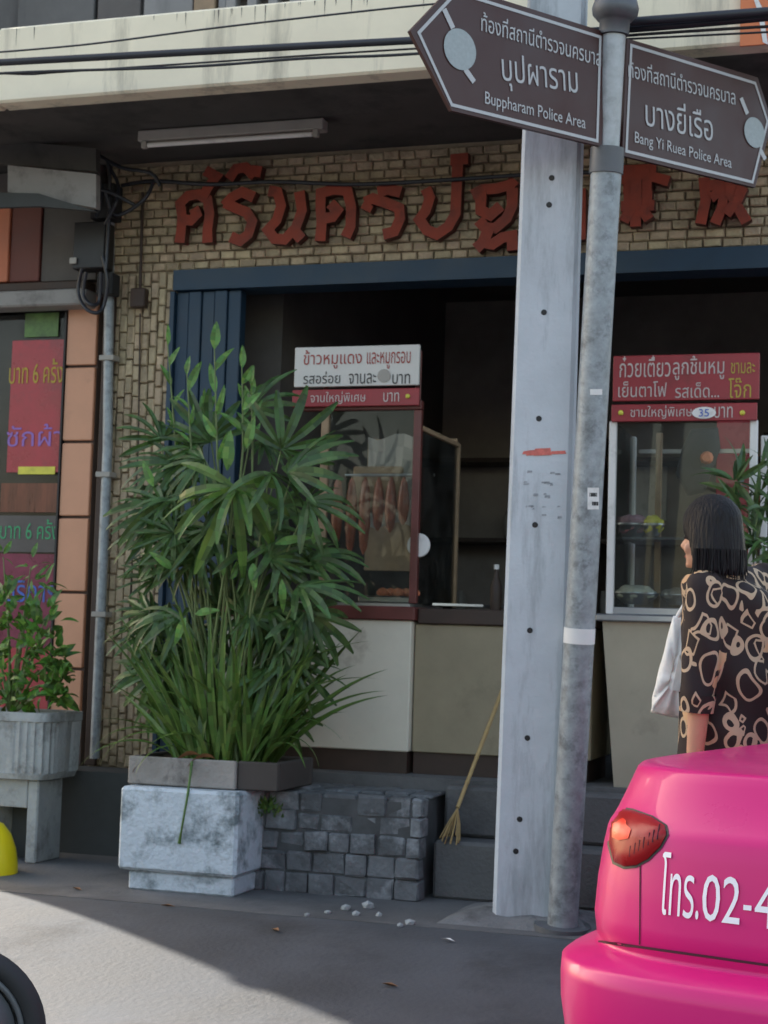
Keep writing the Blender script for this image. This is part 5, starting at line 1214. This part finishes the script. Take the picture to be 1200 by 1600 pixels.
# rest of the rear, beyond the frame
def rear_patch(x0, x1, z0, z1, m, name, lift=.004, par=tx):
    mb = MB(); nx, nz = 10, 6; P = []
    for j in range(nz+1):
        for i in range(nx+1):
            p = on_body(CW(x0+(x1-x0)*i/nx, -.3, z0+(z1-z0)*j/nz)); P.append(p-hdir*lift)
    mb.add(P, [(j*(nx+1)+i, j*(nx+1)+i+1, (j+1)*(nx+1)+i+1, (j+1)*(nx+1)+i) for j in range(nz) for i in range(nx)], True); return mb.build(name, m, par, recalc=False)
rear_patch(.56, .78, .82, .97, M['lensred'], 'tail_lamp', .01)
rear_patch(-.20, .20, .44, .56, M['signwhite'], 'number_plate', .012)

# ------------------------------------------------------------------ yellow barrier and wheel at the left edge
p = PZ(-22, 1412, .0); p = Vector((p.x, p.y, 0))
yb = thing('road_barrier', 'bright yellow rounded plastic barrier at the left edge beside the kerb', 'barrier', p)
sc0 = (p-CAMP).dot(Fv)/FPX; R_ = 47*sc0
MB().lathe([(R_, .05), (R_*1.0, .12), (R_*.98, .20), (R_*.9, .27), (R_*.72, .34), (R_*.45, .39), (R_*.1, .41)], p, 32).build('barrier_body', M['yellow'], yb)
MB().lathe([(R_*1.12, 0), (R_*1.12, .035), (R_*1.02, .05)], p, 32).build('rubber_base', M['rubber'], yb)
wc = PD(-72, 1618, 4.4); r_ = 142/FPX*4.4; wc.z = max(wc.z, r_)
ax_ = (R0*.15-fwd2*.99).normalized()
wh = thing('motorbike', 'black motorbike front wheel with dark tyre at the bottom left corner', 'motorbike', Vector((wc.x, wc.y, 0)))
P_ = []
for k in range(13): t = 2*pi*k/12; P_.append((r_-.03+.03*cos(t), .035*sin(t)))
mb = MB(); mb.loft([[wc+ax_*z__+(ax_.orthogonal().normalized()*cos(t)+ax_.cross(ax_.orthogonal().normalized())*sin(t))*rr for t in [2*pi*k/48 for k in range(48)]] for rr, z__ in P_], False); tyre = mb.build('tyre', M['rubber'], wh)
MB().lathe([(r_-.055, -.022), (r_-.06, 0), (r_-.055, .022), (r_-.07, .022), (r_-.075, -.022), (r_-.055, -.022)], wc, 40, ax_).build('rim', M['darkmetal'], wh)
MB().lathe([(.001, -.03), (r_-.08, -.012), (r_-.08, .012), (.001, .03)], wc, 30, ax_).build('wheel_disc', M['darkmetal'], wh)
for s_ in (-1, 1): MB().tube([wc+ax_*.06*s_, wc+ax_*.06*s_-R0*.22+zax*.55], .02, 10).build('fork', M['darkmetal'], wh)
MB().rbox(wc.x-1.1, wc.x-.25, wc.y-.12, wc.y+.12, .35, .62, .06).build('frame_body', M['rubber'], wh)
MB().rbox(wc.x-1.2, wc.x-.5, wc.y-.13, wc.y+.13, .66, .78, .04).build('seat', M['black'], wh)
w2 = wc-R0*1.25; MB().lathe([(r_-.08, -.03), (r_, -.03), (r_, .03), (r_-.08, .03)], w2, 32, ax_).build('rear_wheel', M['rubber'], wh)
print('objects', len(bpy.data.objects))
